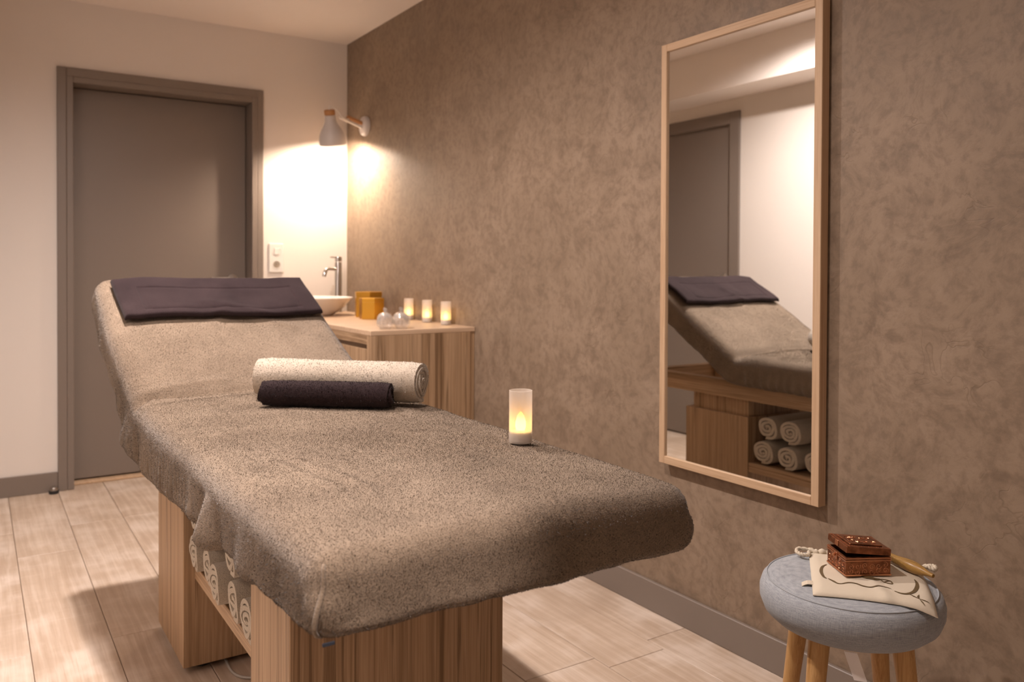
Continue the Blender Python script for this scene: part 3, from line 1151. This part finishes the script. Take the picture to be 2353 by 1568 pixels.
# cable on the floor below the table
bm = bmesh.new()
tube(bm, catmull([(-1.23, -2.02, 0.0042), (-1.262, -2.25, 0.0042), (-1.255, -2.38, 0.0042), (-1.16, -2.45, 0.004), (-1.05, -2.60, 0.004), (-1.02, -2.85, 0.004), (-1.10, -3.1, 0.004)], 8), 0.0035, 8)
tag(obj('power_cable', bm, plain('grey_cable', (0.45, 0.42, 0.38), 0.5), None, 180), 'thin grey cable lying on the floor beneath the massage table', 'cable')

# ------------------------------------------------------------------ candles
def make_candle(loc, label, group):
    t = thing('led_candle', label, 'candle', loc, 0, group)
    bm = bmesh.new()
    lathe(bm, [(0.0, 0.0012), (0.0226, 0.0012), (0.0236, 0.003), (0.0236, 0.106), (0.0224, 0.1065), (0.0222, 0.106), (0.0222, 0.004), (0.0, 0.003)], 40)
    obj('frosted_glass', bm, MT['frosted'], t, 50)
    bm = bmesh.new()
    lathe(bm, [(0.0, 0.0045), (0.0212, 0.0045), (0.0216, 0.006), (0.0216, 0.022), (0.0206, 0.0235), (0.010, 0.0255), (0.0, 0.0255)], 36)
    obj('candle_base', bm, MT['plastic'], t, 40)
    bm = bmesh.new()
    lathe(bm, [(0.0, 0.0255), (0.0085, 0.026), (0.0110, 0.033), (0.0105, 0.042), (0.0075, 0.053), (0.003, 0.061), (0.0, 0.064)], 24)
    obj('flame', bm, MT['flame'], t, 180)
    return t
def candle_glow(t, p):
    lamp('candle_glow', 'POINT', (0, 0, 0.060), p, (1.0, 0.42, 0.08), 0.010, parent=t)
c0 = make_candle((-0.9290, -3.258, 0.7625), 'lit frosted glass candle standing alone on the massage table cover', 'frosted glass candles')
CZ = 0.854
c1 = copy_tree(c0, (-0.034, -0.905, CZ), 0, 'frosted glass candle on the cabinet, nearest the gold boxes')
c2 = copy_tree(c0, (-0.043, -1.122, CZ), 0, 'frosted glass candle on the cabinet, middle of the row of three')
c3 = copy_tree(c0, (-0.049, -1.320, CZ), 0, 'frosted glass candle on the cabinet, nearest the cabinet end')
for c, p in ((c0, 0.012), (c1, 0.016), (c2, 0.016), (c3, 0.016)):
    candle_glow(c, p)

# ------------------------------------------------------------------ vanity cabinet
vc = thing('vanity_cabinet', 'striped oak washbasin cabinet standing in the corner', 'cabinet', (-0.25, -0.75, 0.0))
def vbox(name, x0, x1, y0, y1, z0, z1, mat, bevel=0.001, parent=None):
    return obj(name, boxbm(x0 + 0.25, x1 + 0.25, y0 + 0.75, y1 + 0.75, z0, z1, bevel=bevel, seg=1), mat, parent or vc)
CX = -0.496
vbox('end_panel', CX, -0.026, -1.5015, -1.463, 0.0, 0.8338, MT['wood_z'])
vbox('filler_strip', -0.0255, -0.001, -1.498, -1.470, 0.0, 0.8338, MT['wood_z'])
vbox('worktop', CX - 0.001, -0.0008, -1.5020, -0.0008, 0.834, CZ, MT['pale_top'], 0.0015)
vbox('carcass', CX + 0.030, -0.002, -1.463, -0.002, 0.02, 0.8335, MT['wood_z'])
vbox('front_rail', CX, CX + 0.030, -1.4625, -0.002, 0.795, 0.8335, MT['wood_y'])
for k in range(2):
    y0 = -1.458 + k * 0.725
    dr_ = vbox('cabinet_door', CX + 0.004, CX + 0.024, y0, y0 + 0.720, 0.03, 0.775, MT['wood_z'])
    vbox('finger_groove', CX + 0.012, CX + 0.029, y0, y0 + 0.720, 0.776, 0.794, MT['grout'], 0.0005, dr_)

# vessel basin
ba = thing('wash_basin', 'white round ceramic vessel basin on the cabinet top', 'basin', (-0.305, -0.325, CZ))
bm = bmesh.new()
lathe(bm, [(0.0, 0.0), (0.085, 0.0), (0.095, 0.006), (0.150, 0.045), (0.185, 0.084), (0.196, 0.096), (0.193, 0.099), (0.181, 0.090), (0.145, 0.052), (0.09, 0.018), (0.02, 0.012), (0.0, 0.012)], 56)
obj('bowl', bm, MT['ceramic'], ba, 60)
bm = bmesh.new()
lathe(bm, [(0.0, 0.0125), (0.02, 0.0125), (0.022, 0.015), (0.0, 0.016)], 24)
obj('drain', bm, MT['chrome'], ba, 40)

# tall mixer tap
FX, FY = -0.100, -0.117
ft = thing('faucet', 'tall chrome mixer tap behind the white basin', 'faucet', (FX, FY, CZ), R(200))
bm = bmesh.new()
lathe(bm, [(0.0, 0.0), (0.026, 0.0), (0.026, 0.006), (0.0205, 0.008), (0.0205, 0.288), (0.019, 0.291), (0.0, 0.291)], 28)
obj('column', bm, MT['chrome'], ft, 40)
bm = bmesh.new()
tube(bm, [(0.018, 0, 0.250), (0.070, 0, 0.252), (0.088, 0, 0.247), (0.098, 0, 0.228), (0.104, 0, 0.208)], [0.010, 0.010, 0.011, 0.012, 0.011], 14)
obj('spout', bm, MT['chrome'], ft, 40)
bm = bmesh.new()
lathe(bm, [(0.0, 0.294), (0.0205, 0.294), (0.0205, 0.318), (0.019, 0.322), (0.0, 0.322)], 28)
tube(bm, [(0.01, 0, 0.318), (0.058, 0, 0.318)], 0.0045, 10)
obj('lever', bm, MT['chrome'], ft, 40)

# gold hexagonal boxes
def hexbox(loc, r, h, rot, lid, label):
    t = thing('gift_box', label, 'box', loc, rot, 'gold hexagonal boxes')
    hexa = [(r * math.cos(k * PI / 3), r * math.sin(k * PI / 3)) for k in range(6)]
    obj('box_body', prism(bmesh.new(), [(x * 0.985, y * 0.985) for x, y in hexa], 0.0, h - lid, 0.0006), MT['gold'], t)
    obj('lid', prism(bmesh.new(), hexa, h - lid + 0.0004, h, 0.0010), MT['gold'], t)
    return t
hexbox((-0.165, -0.745, CZ), 0.066, 0.106, R(20), 0.020, 'smaller bright gold hexagonal box in front of the taller one')
hexbox((-0.105, -0.565, CZ), 0.078, 0.132, R(12), 0.024, 'taller dull gold hexagonal box behind the smaller one')

# glass jars with domed lids
def jar(loc, label):
    t = thing('glass_jar', label, 'jar', loc, random.Random(len(label)).uniform(0, 1), 'cut glass lidded jars')
    bm = bmesh.new()
    n = 24
    prof = [(0.0, 0.0), (0.023, 0.0), (0.024, 0.005), (0.022, 0.008), (0.030, 0.012), (0.034, 0.020), (0.0345, 0.034), (0.0320, 0.0345), (0.0315, 0.022), (0.024, 0.014), (0.0, 0.013)]
    lathe(bm, prof, n)
    for v in bm.verts:
        a = math.atan2(v.co.y, v.co.x)
        rr = math.hypot(v.co.x, v.co.y)
        if rr > 0.026:
            k = 1 + 0.06 * math.cos(a * 12)
            v.co.x *= k
            v.co.y *= k
    obj('jar_bowl', bm, MT['crystal'], t, 30)
    bm = bmesh.new()
    lathe(bm, [(0.0350, 0.0352), (0.0352, 0.037), (0.0335, 0.047), (0.027, 0.058), (0.016, 0.065), (0.006, 0.068), (0.0045, 0.072), (0.0, 0.072), (0.0, 0.064), (0.014, 0.062), (0.024, 0.056), (0.031, 0.046), (0.0325, 0.0352), (0.0350, 0.0352)], n)
    lid = obj('jar_lid', bm, MT['crystal'], t, 30)
    bm = bmesh.new()
    bmesh.ops.create_icosphere(bm, subdivisions=2, radius=0.0085)
    for v in bm.verts:
        v.co.z += 0.0805
    obj('knob', bm, MT['crystal'], lid)
    return t
jar((-0.398, -1.428, CZ), 'cut glass jar with ball lid, front left of the four')
jar((-0.325, -1.436, CZ), 'cut glass jar with ball lid, front right of the four')
jar((-0.366, -1.352, CZ), 'cut glass jar with ball lid, rear left of the four')
jar((-0.294, -1.358, CZ), 'cut glass jar with ball lid, rear right of the four')

# ------------------------------------------------------------------ wall sconce
PY, PZ = -0.287, 1.910
sc = thing('wall_sconce', 'pale grey swing arm wall lamp with wooden cap in the corner', 'lamp', (0.0, PY, PZ))
RYm = Matrix.Rotation(R(-90), 4, 'Y')
bm = bmesh.new()
lathe(bm, [(0.0, 0.0005), (0.055, 0.0005), (0.0555, 0.012), (0.052, 0.022), (0.044, 0.027), (0.0, 0.028)], 40, (0, 0, 0), RYm)
obj('wall_plate', bm, MT['shade'], sc, 40)
TILT = Matrix.Rotation(R(15), 4, Vector((0.838, -0.546, 0)).normalized()) @ Matrix.Rotation(R(-3), 4, 'Y')
SH = Vector((-0.197, 0.0, 1.792 - PZ))      # rim centre of the shade
bm = bmesh.new()
prof = [(0.0740, 0.0), (0.0745, 0.004), (0.0725, 0.030), (0.066, 0.058), (0.053, 0.085), (0.040, 0.105), (0.032, 0.122), (0.030, 0.140), (0.0295, 0.158), (0.0, 0.159),
        (0.0, 0.156), (0.0265, 0.155), (0.0275, 0.139), (0.0295, 0.121), (0.0375, 0.104), (0.0505, 0.084), (0.0635, 0.057), (0.070, 0.030), (0.0715, 0.004), (0.0740, 0.0)]
lathe(bm, prof, 44, SH, TILT)
obj('lamp_shade', bm, MT['shade'], sc, 40)
bm = bmesh.new()
lathe(bm, [(0.0, 0.1595), (0.0275, 0.1595), (0.0290, 0.163), (0.0290, 0.184), (0.0265, 0.188), (0.0, 0.188)], 32, SH, TILT)
obj('wooden_cap', bm, MT['shade_wood'], sc, 40)
bm = bmesh.new()
lathe(bm, [(0.0, 0.045), (0.012, 0.047), (0.024, 0.058), (0.029, 0.075), (0.024, 0.094), (0.014, 0.110), (0.013, 0.150), (0.0, 0.150)], 24, SH, TILT)
obj('bulb', bm, emit_mat('bulb_glow', (1.0, 0.86, 0.70), 25.0), sc, 180)
bm = bmesh.new()
tube(bm, [(-0.024, 0.0, -0.010), (-0.16, 0.0, 0.034)], 0.0065, 10)
obj('arm', bm, MT['plastic'], sc)
bm = bmesh.new()
tube(bm, [(-0.026, 0.0, 0.014), (-0.115, 0.0, 0.042)], 0.011, 12)
obj('wooden_dowel', bm, MT['shade_wood'], sc)
bm = bmesh.new()
TP = SH + TILT @ Vector((0, 0, 0.188))
tube(bm, catmull([TP, TP + Vector((0.004, 0, 0.022)), TP + Vector((0.045, 0, 0.002)), TP + Vector((0.082, 0, -0.038)), Vector((-0.10, 0.0, 0.030)), Vector((-0.025, 0, 0.024))], 7), 0.0035, 8)
obj('cord', bm, MT['plastic'], sc, 180)
lamp('sconce_light', 'POINT', SH + TILT @ Vector((0, 0, 0.024)), 14.5, (1.0, 0.80, 0.62), 0.022, parent=sc)

# ------------------------------------------------------------------ wall socket
so = thing('wall_socket', 'white switch and socket double plate beside the door', 'socket', (-0.424, 0.0, 1.166))
bm = boxbm(-0.042, 0.042, -0.012, -0.0005, -0.082, 0.082, bevel=0.004, seg=2)
obj('cover_plate', bm, MT['plastic'], so)
RX90 = Matrix.Rotation(R(90), 4, 'X')
bm = bmesh.new()
lathe(bm, [(0.0245, 0.0), (0.0245, 0.002), (0.023, 0.002), (0.022, 0.0), (0.0, 0.0)], 28, (0, -0.0122, 0.036), RX90)
sw = obj('switch_surround', bm, MT['plastic'], so, 40)
bm = boxbm(-0.015, 0.015, -0.0165, -0.0125, 0.018, 0.056, bevel=0.002, seg=1)
obj('rocker', bm, MT['plastic'], sw)
bm = bmesh.new()
lathe(bm, [(0.0245, 0.0), (0.0245, 0.002), (0.021, 0.002), (0.019, -0.008), (0.0, -0.008)], 28, (0, -0.0122, -0.038), RX90)
sk = obj('socket_ring', bm, MT['plastic'], so, 40)
bm = bmesh.new()
lathe(bm, [(0.0190, 0.0), (0.0, 0.0005)], 24, (0, -0.0126, -0.038), RX90)
obj('socket_well', bm, MT['grey_plastic'], sk)
bm = bmesh.new()
lathe(bm, [(0.0, 0.0), (0.003, 0.0), (0.003, 0.008), (0.0, 0.009)], 10, (0, -0.0130, -0.030), RX90)
obj('earth_pin', bm, MT['steel'], sk)

# door stop
ds = thing('door_stop', 'small steel and black rubber door stop on the floor by the casing', 'door stop', (-1.532, -0.045, 0.0))
bm = bmesh.new()
lathe(bm, [(0.0, 0.0), (0.021, 0.0), (0.022, 0.004), (0.022, 0.016), (0.0, 0.016)], 24)
obj('rubber_ring', bm, MT['black'], ds, 40)
bm = bmesh.new()
lathe(bm, [(0.0195, 0.0162), (0.0200, 0.022), (0.016, 0.030), (0.0, 0.032)], 24)
obj('steel_dome', bm, MT['steel'], ds, 40)

# ------------------------------------------------------------------ mirror
MY0, MY1, MZ0, MZ1 = -3.3013, -2.7099, 0.5015, 1.8183
mi = thing('wall_mirror', 'tall rectangular wall mirror in a slim oak frame', 'mirror', (0.0, (MY0 + MY1) / 2, MZ0))
my = -(MY0 + MY1) / 2
def mbar(name, y0, y1, z0, z1, mat):
    return obj(name, boxbm(-0.035, -0.005, y0 + my, y1 + my, z0 - MZ0, z1 - MZ0, bevel=0.0012, seg=1), mat, mi)
FWD = 0.0235
mbar('frame_bar', MY0, MY0 + FWD, MZ0, MZ1, MT['pale_z'])
mbar('frame_bar', MY1 - FWD, MY1, MZ0, MZ1, MT['pale_z'])
mbar('frame_bar', MY0 + FWD, MY1 - FWD, MZ1 - FWD, MZ1, MT['pale_y'])
mbar('frame_bar', MY0 + FWD, MY1 - FWD, MZ0, MZ0 + FWD, MT['pale_y'])
obj('mirror_glass', boxbm(-0.028, -0.022, MY0 + FWD + my, MY1 - FWD + my, FWD, MZ1 - MZ0 - FWD), MT['mirror'], mi)
obj('backing_board', boxbm(-0.021, -0.0055, MY0 + 0.02 + my, MY1 - 0.02 + my, 0.02, MZ1 - MZ0 - 0.02), MT['black'], mi)
obj('wall_hook', boxbm(-0.0052, -0.0004, -0.05, 0.05, MZ1 - MZ0 - 0.09, MZ1 - MZ0 - 0.06), MT['steel'], mi)

# ------------------------------------------------------------------ stool
STX, STY = -0.352, -3.612
SEAT = 0.487
st = thing('stool', 'round grey linen upholstered stool with splayed wooden legs', 'stool', (STX, STY, 0.0))
bm = bmesh.new()
RS = 0.178
prof = [(0.0, SEAT - 0.098), (0.120, SEAT - 0.098), (0.150, SEAT - 0.090), (0.168, SEAT - 0.074), (0.1765, SEAT - 0.052), (0.177, SEAT - 0.034), (0.172, SEAT - 0.018),
        (0.1625, SEAT - 0.0085), (0.1600, SEAT - 0.0085), (0.150, SEAT - 0.0035), (0.12, SEAT - 0.0005), (0.06, SEAT), (0.0, SEAT)]
lathe(bm, prof, 72)
seat = obj('seat', bm, MT['linen'], st, 60)
bm = bmesh.new()
tube(bm, [(0.1625 * math.cos(2 * PI * k / 72), 0.1625 * math.sin(2 * PI * k / 72), SEAT - 0.0085) for k in range(73)], 0.0016, 6, False)
obj('piping', bm, MT['seam'], seat, 180)
for k in range(4):
    a = R(45 + 90 * k + 50)
    ca, sa = math.cos(a), math.sin(a)
    bm = bmesh.new()
    tube(bm, [(0.110 * ca, 0.110 * sa, SEAT - 0.0975), (0.162 * ca, 0.162 * sa, 0.012), (0.164 * ca, 0.164 * sa, 0.0)], [0.0205, 0.0125, 0.0120], 20)
    lg = obj('leg', bm, MT['leg'], st, 50)
# label tape hanging below the seat, towards the viewer
tdir = Vector((-0.815, -0.58, 0)).normalized()
sdir = Vector((-tdir.y, tdir.x, 0))
bm = bmesh.new()
vv = []
for k in range(6):
    f = k / 5
    c = tdir * (0.150 + 0.004 * f) + Vector((0, 0, SEAT - 0.092 - 0.050 * f)) + sdir * (0.018 * f)
    for w in (-0.0115, 0.0115):
        for d in (0.0, 0.0008):
            vv.append(bm.verts.new(c + sdir * w + tdir * d))
for k in range(5):
    i = k * 4
    j = i + 4
    for (p, q) in ((0, 1), (1, 3), (3, 2), (2, 0)):
        bm.faces.new((vv[i + p], vv[i + q], vv[j + q], vv[j + p]))
bm.faces.new((vv[0], vv[1], vv[3], vv[2])); bm.faces.new((vv[20], vv[21], vv[23], vv[22]))
obj('label_tape', bm, MT['satin_ribbon'], seat)

# ------------------------------------------------------------------ cotton pouch on the stool
def seat_z(x, y):
    d = math.hypot(x - STX, y - STY)
    return SEAT + float(np.interp(d, [0.0, 0.06, 0.12, 0.15, 0.165, 0.30], [0.0, 0.0, -0.0005, -0.0034, -0.0072, -0.0750]))
# corners in plan: front-left, front-right, rear-right, rear-left (viewer's sense)
PC = [Vector((-0.5006, -3.6347)), Vector((-0.360, -3.802)), Vector((-0.176, -3.654)), Vector((-0.315, -3.485))]
def pouch_pt(u, v):
    p = PC[0] * (1 - u) * (1 - v) + PC[1] * u * (1 - v) + PC[2] * u * v + PC[3] * (1 - u) * v
    # sagging front edge
    return p
po = thing('cotton_pouch', 'unbleached cotton drawstring pouch with brown print draped on the stool', 'pouch', (STX, STY, SEAT))
OFF = Vector((STX, STY, SEAT))
def pouch_top(u, v, lift=0.0):
    p = pouch_pt(u, v)
    z = seat_z(p.x, p.y) + 0.0042
    e = min(u, 1 - u, v, 1 - v)
    z += 0.0055 * smooth01(e / 0.06)
    z += 0.0022 * nz(u * 4, v * 4, 3) * smooth01(e / 0.1)
    z += 0.004 * math.exp(-((u - 0.62 + 0.3 * v) / 0.05) ** 2) * (1 - v)
    return Vector((p.x, p.y, z + lift)) - OFF
bm = bmesh.new()
nu, nv = 34, 28
def warp(i, n):
    return i / n
top = [[bm.verts.new(pouch_top(i / nu, j / nv)) for j in range(nv + 1)] for i in range(nu + 1)]
bot = [[None] * (nv + 1) for _ in range(nu + 1)]
for i in range(nu + 1):
    for j in range(nv + 1):
        p = pouch_pt(i / nu, j / nv)
        bot[i][j] = bm.verts.new(Vector((p.x, p.y, seat_z(p.x, p.y) + 0.0022)) - OFF)
for i in range(nu):
    for j in range(nv):
        bm.faces.new((top[i][j], top[i + 1][j], top[i + 1][j + 1], top[i][j + 1]))
        bm.faces.new((bot[i][j], bot[i][j + 1], bot[i + 1][j + 1], bot[i + 1][j]))
for i in range(nu):
    bm.faces.new((top[i][0], bot[i][0], bot[i + 1][0], top[i + 1][0]))
    bm.faces.new((top[i][nv], top[i + 1][nv], bot[i + 1][nv], bot[i][nv]))
for j in range(nv):
    bm.faces.new((top[0][j], top[0][j + 1], bot[0][j + 1], bot[0][j]))
    bm.faces.new((top[nu][j], bot[nu][j], bot[nu][j + 1], top[nu][j + 1]))
body = obj('pouch_body', bm, MT['cotton'], po, 70)
# gathered mouth along the rear edge with its drawcord and knots
bm = bmesh.new()
ruf = []
for k in range(90):
    u = k / 89
    q = pouch_top(u, 0.985) + Vector((0, 0, 0.003))
    ruf.append(q + Vector((0.002 * math.sin(u * 90), 0.002 * math.cos(u * 70), 0.0015 + 0.0015 * math.sin(u * 61))))
tube(bm, ruf, [0.0055 + 0.0018 * math.sin(k * 1.3) for k in range(90)], 8)
obj('ruffled_mouth', bm, MT['cotton'], body, 80)
def cord(pts, r=0.0030):
    bm = bmesh.new()
    P = catmull(pts, 10)
    for ph in (0, PI):
        q = []
        for i, p in enumerate(P):
            t = (P[min(i + 1, len(P) - 1)] - P[max(i - 1, 0)]).normalized()
            a = t.cross(Vector((0.1, 0.2, 1))).normalized()
            b = t.cross(a)
            an = i * 0.8 + ph
            q.append(p + (a * math.cos(an) + b * math.sin(an)) * r * 0.55)
        tube(bm, q, r * 0.75, 6)
    return bm
L0 = pouch_top(0.0, 0.96) + Vector((0, 0, 0.0035))
obj('drawcord', cord([L0 + Vector((0.01, 0.0, 0.004)), L0 + Vector((-0.010, 0.018, 0.006)), L0 + Vector((-0.026, 0.012, 0.004)), L0 + Vector((-0.030, -0.004, 0.003)), L0 + Vector((-0.018, -0.012, 0.002)), L0 + Vector((-0.006, -0.004, 0.004))], 0.0036), MT['cotton'], po, 180)
R0_ = pouch_top(1.0, 0.90)
obj('drawcord', cord([R0_ + Vector((-0.01, 0.004, 0.004)), R0_ + Vector((0.012, -0.006, 0.010)), R0_ + Vector((0.020, -0.020, 0.012)), R0_ + Vector((0.008, -0.026, 0.010)), R0_ + Vector((0.004, -0.012, 0.014))], 0.0042), MT['cotton'], po, 180)
# woven side tag
g0 = pouch_top(0.0, 0.22)
od = (pouch_top(0.0, 0.22) - pouch_top(0.1, 0.22)).normalized()
sd = (pouch_top(0.0, 0.30) - pouch_top(0.0, 0.22)).normalized()
bm = bmesh.new()
tg = []
for k in range(5):
    f = k / 4
    c = g0 + od * (0.022 * f - 0.002) + Vector((0, 0, -0.0005 + 0.003 * math.sin(f * 3)))
    for w in (-0.010, 0.010):
        for d in (0, 0.0012):
            tg.append(bm.verts.new(c + sd * w + Vector((0, 0, d))))
for k in range(4):
    i, j = k * 4, k * 4 + 4
    for (p, q) in ((0, 1), (1, 3), (3, 2), (2, 0)):
        bm.faces.new((tg[i + p], tg[i + q], tg[j + q], tg[j + p]))
bm.faces.new((tg[16], tg[17], tg[19], tg[18]))
tagp = obj('side_tag', bm, MT['cotton'], po)
def surf_strip(pts, w, lift=0.0010, bm=None):
    """flat printed stroke that follows the pouch; pts in (u, v)"""
    bm = bm or bmesh.new()
    P = catmull([(p[0], p[1], 0) for p in pts], 8)
    Wd = w if hasattr(w, '__len__') else [w] * len(pts)
    n = len(P)
    L_, R_ = [], []
    for i, p in enumerate(P):
        t = (P[min(i + 1, n - 1)] - P[max(i - 1, 0)])
        f = i / (n - 1) * (len(Wd) - 1)
        k = min(int(f), len(Wd) - 2)
        ww = Wd[k] + (Wd[k + 1] - Wd[k]) * (f - k)
        nrm = Vector((-t.y, t.x, 0)).normalized() * ww * 0.5
        L_.append(bm.verts.new(pouch_top(p.x + nrm.x, p.y + nrm.y, lift)))
        R_.append(bm.verts.new(pouch_top(p.x - nrm.x, p.y - nrm.y, lift)))
    for i in range(n - 1):
        bm.faces.new((L_[i], L_[i + 1], R_[i + 1], R_[i]))
    return bm

def unproject_print():
    # strokes of the printed bottle outline, leaf and star in pouch (u, v)
    bm = surf_strip([(0.148, 0.637), (0.105, 0.565), (0.088, 0.444), (0.103, 0.336), (0.129, 0.297)], [0.006, 0.022, 0.030, 0.024, 0.010])
    surf_strip([(0.143, 0.298), (0.184, 0.251), (0.215, 0.214), (0.251, 0.212), (0.313, 0.25), (0.374, 0.245), (0.426, 0.207), (0.49, 0.192), (0.558, 0.217), (0.615, 0.233), (0.660, 0.215)],
               [0.012, 0.022, 0.016, 0.010, 0.016, 0.018, 0.020, 0.018, 0.016, 0.014, 0.004], bm=bm)
    surf_strip([(0.680, 0.175), (0.732, 0.150), (0.789, 0.167), (0.847, 0.235), (0.885, 0.335), (0.900, 0.430), (0.890, 0.500)], [0.008, 0.018, 0.022, 0.028, 0.032, 0.026, 0.008], bm=bm)
    surf_strip([(0.430, 0.430), (0.485, 0.413), (0.538, 0.390), (0.595, 0.410)], [0.010, 0.085, 0.070, 0.012], bm=bm)
    surf_strip([(0.592, 0.412), (0.618, 0.350), (0.681, 0.332), (0.674, 0.398), (0.600, 0.413)], 0.012, bm=bm)
    surf_strip([(0.618, 0.350), (0.645, 0.380), (0.674, 0.398)], 0.010, bm=bm)
    return bm
obj('printed_outline', unproject_print(), MT['print'], body)
bm = surf_strip([(0.785, 0.185), (0.83, 0.135), (0.868, 0.105)], [0.002, 0.014, 0.004])
surf_strip([(0.882, 0.190), (0.866, 0.140), (0.868, 0.105)], [0.001, 0.018, 0.003], bm=bm)
surf_strip([(0.872, 0.103), (0.910, 0.098), (0.950, 0.085)], [0.003, 0.014, 0.001], bm=bm)
surf_strip([(0.872, 0.100), (0.885, 0.065), (0.905, 0.035)], [0.003, 0.014, 0.001], bm=bm)
obj('printed_leaf_star', bm, MT['print'], body)

# ------------------------------------------------------------------ carved copper box
BXL = Vector((-0.331, -3.617))
ez = seat_z(BXL.x, BXL.y) + 0.0130
e1 = (Vector((-0.2968, -3.6656)) - Vector((-0.3737, -3.6223))).normalized()     # long side, towards the right
ang = math.atan2(e1.y, e1.x)
cb = thing('trinket_box', 'carved copper coloured trinket box with its lid ajar, on the cotton pouch', 'box', (BXL.x, BXL.y, ez), ang)
LX, LY, BH = 0.093, 0.082, 0.0375
wt = 0.004
bm = bmesh.new()
box(bm, -LX / 2, LX / 2, -LY / 2, LY / 2, 0.0, wt)
for b in ((-LX / 2, LX / 2, -LY / 2, -LY / 2 + wt), (-LX / 2, LX / 2, LY / 2 - wt, LY / 2), (-LX / 2, -LX / 2 + wt, -LY / 2 + wt, LY / 2 - wt), (LX / 2 - wt, LX / 2, -LY / 2 + wt, LY / 2 - wt)):
    box(bm, *b, wt, BH, 0.0006, 1)
bb = obj('box_body', bm, MT['copper'], cb)
bm = bmesh.new()
e = 0.0012
for z0, z1 in ((0.0, 0.003), (BH - 0.008, BH - 0.006), (BH - 0.0035, BH - 0.0015)):
    for b in ((-LX / 2 - e, LX / 2 + e, -LY / 2 - e, -LY / 2), (-LX / 2 - e, LX / 2 + e, LY / 2, LY / 2 + e), (-LX / 2 - e, -LX / 2, -LY / 2, LY / 2), (LX / 2, LX / 2 + e, -LY / 2, LY / 2)):
        box(bm, *b, z0, z1)
obj('moulding', bm, MT['copper_hi'], bb)
def scrolls(face, w, h, seed, cx=0.0, cz=0.0, nsp=6):
    """raised spiral ornament; face maps (u, v, out) to local"""
    bm = bmesh.new()
    rn = random.Random(seed)
    for k in range(nsp):
        u0 = cx - w / 2 + w * (k + 0.5) / nsp
        for sg in (1, -1):
            v0 = cz + sg * h * 0.22 + rn.uniform(-0.1, 0.1) * h
            r0 = min(w / nsp * 0.55, h * 0.26)
            dirn = rn.choice((-1, 1))
            a0 = rn.uniform(0, 6.28)
            pts = []
            for i in range(13):
                t = i / 12
                a = a0 + dirn * t * 8.0
                r = r0 * (1 - 0.85 * t)
                pts.append(face(u0 + r * math.cos(a), v0 + r * math.sin(a), 0.0003))
            tube(bm, pts, 0.00075, 5)
    return bm
FZ_ = (BH - 0.008)
obj('carved_scrolls', scrolls(lambda u, v, o: Vector((u, -LY / 2 - o, v)), LX * 0.92, FZ_ - 0.006, 1, 0, FZ_ / 2, 6), MT['copper_hi'], bb)
obj('carved_scrolls', scrolls(lambda u, v, o: Vector((-LX / 2 - o, u, v)), LY * 0.92, FZ_ - 0.006, 2, 0, FZ_ / 2, 5), MT['copper_hi'], bb)
# lid, hinged along the +x side and standing ajar
lid = bpy.data.objects.new('box_lid', None)
bm = bmesh.new()
lh = 0.0135
box(bm, -LX, 0.0, -LY / 2 - 0.0008, LY / 2 + 0.0008, 0.0, lh, 0.001, 1)
lid = obj('box_lid', bm, MT['copper'], cb)
lid.location = (LX / 2, 0, BH + 0.0012)
lid.rotation_euler = (0, R(5.0), 0)
bm = bmesh.new()
box(bm, -LX + 0.012, -0.012, -LY / 2 + 0.012, LY / 2 - 0.012, lh, lh + 0.003, 0.0012, 1)
obj('lid_panel', bm, MT['copper'], lid)
obj('carved_scrolls', scrolls(lambda u, v, o: Vector((u, v, lh + 0.003 + o)), LX * 0.62, LY * 0.55, 3, -LX / 2, 0, 4), MT['copper_hi'], lid)
bm = bmesh.new()
rn = random.Random(2)
for k in range(26):
    f = (k + 0.5) / 26
    for (x, y) in ((-LX + 0.006, -LY / 2 + LY * f), (-LX + LX * f, -LY / 2 + 0.006), (-LX + LX * f, LY / 2 - 0.006)):
        r = bmesh.ops.create_icosphere(bm, subdivisions=1, radius=0.0011)
        for v in r['verts']:
            v.co += Vector((x, y, lh + 0.0003))
obj('beaded_border', bm, MT['copper_hi'], lid)
bm = bmesh.new()
box(bm, -LX - 0.0018, -LX, -0.006, 0.006, 0.002, 0.014, 0.0006, 1)
hs = obj('hasp', bm, MT['copper_hi'], lid)
bm = bmesh.new()
box(bm, -LX / 2 - 0.0026, -LX / 2, -0.006, 0.006, BH - 0.016, BH - 0.001, 0.0006, 1)
lathe(bm, [(0.0, 0.0), (0.003, 0.001), (0.0035, 0.004), (0.002, 0.007), (0.0, 0.0075)], 10, (-LX / 2 - 0.0024, 0, BH - 0.007), Matrix.Rotation(R(-90), 4, 'Y'))
obj('clasp', bm, MT['copper_hi'], bb)

# ------------------------------------------------------------------ wooden massage stick
W0, W1 = Vector((-0.232, -3.590)), Vector((-0.262, -3.736))
z0 = seat_z(W0.x, W0.y) + 0.0250
z1 = seat_z(W1.x, W1.y) + 0.0250
bm = bmesh.new()
P0, P1 = Vector((W0.x, W0.y, z0)), Vector((W1.x, W1.y, z1))
mid = (P0 + P1) / 2
pr = [0.004, 0.0085, 0.0088, 0.0085, 0.0088, 0.0100, 0.0118, 0.0125, 0.0118, 0.0092, 0.0050, 0.0038]
tube(bm, [P0 + (P1 - P0) * (i / (len(pr) - 1)) - mid for i in range(len(pr))], pr, 18)
ws = obj('massage_stick', bm, wood_mat('olive_wood', (0.42, 0.25, 0.075), (0.32, 0.18, 0.05), (0.20, 0.105, 0.03), axis='y', band=120, rough=0.3), None, 60)
ws.location = mid
tag(ws, 'turned olive wood massage stick lying on the pouch beside the copper box', 'massage stick')
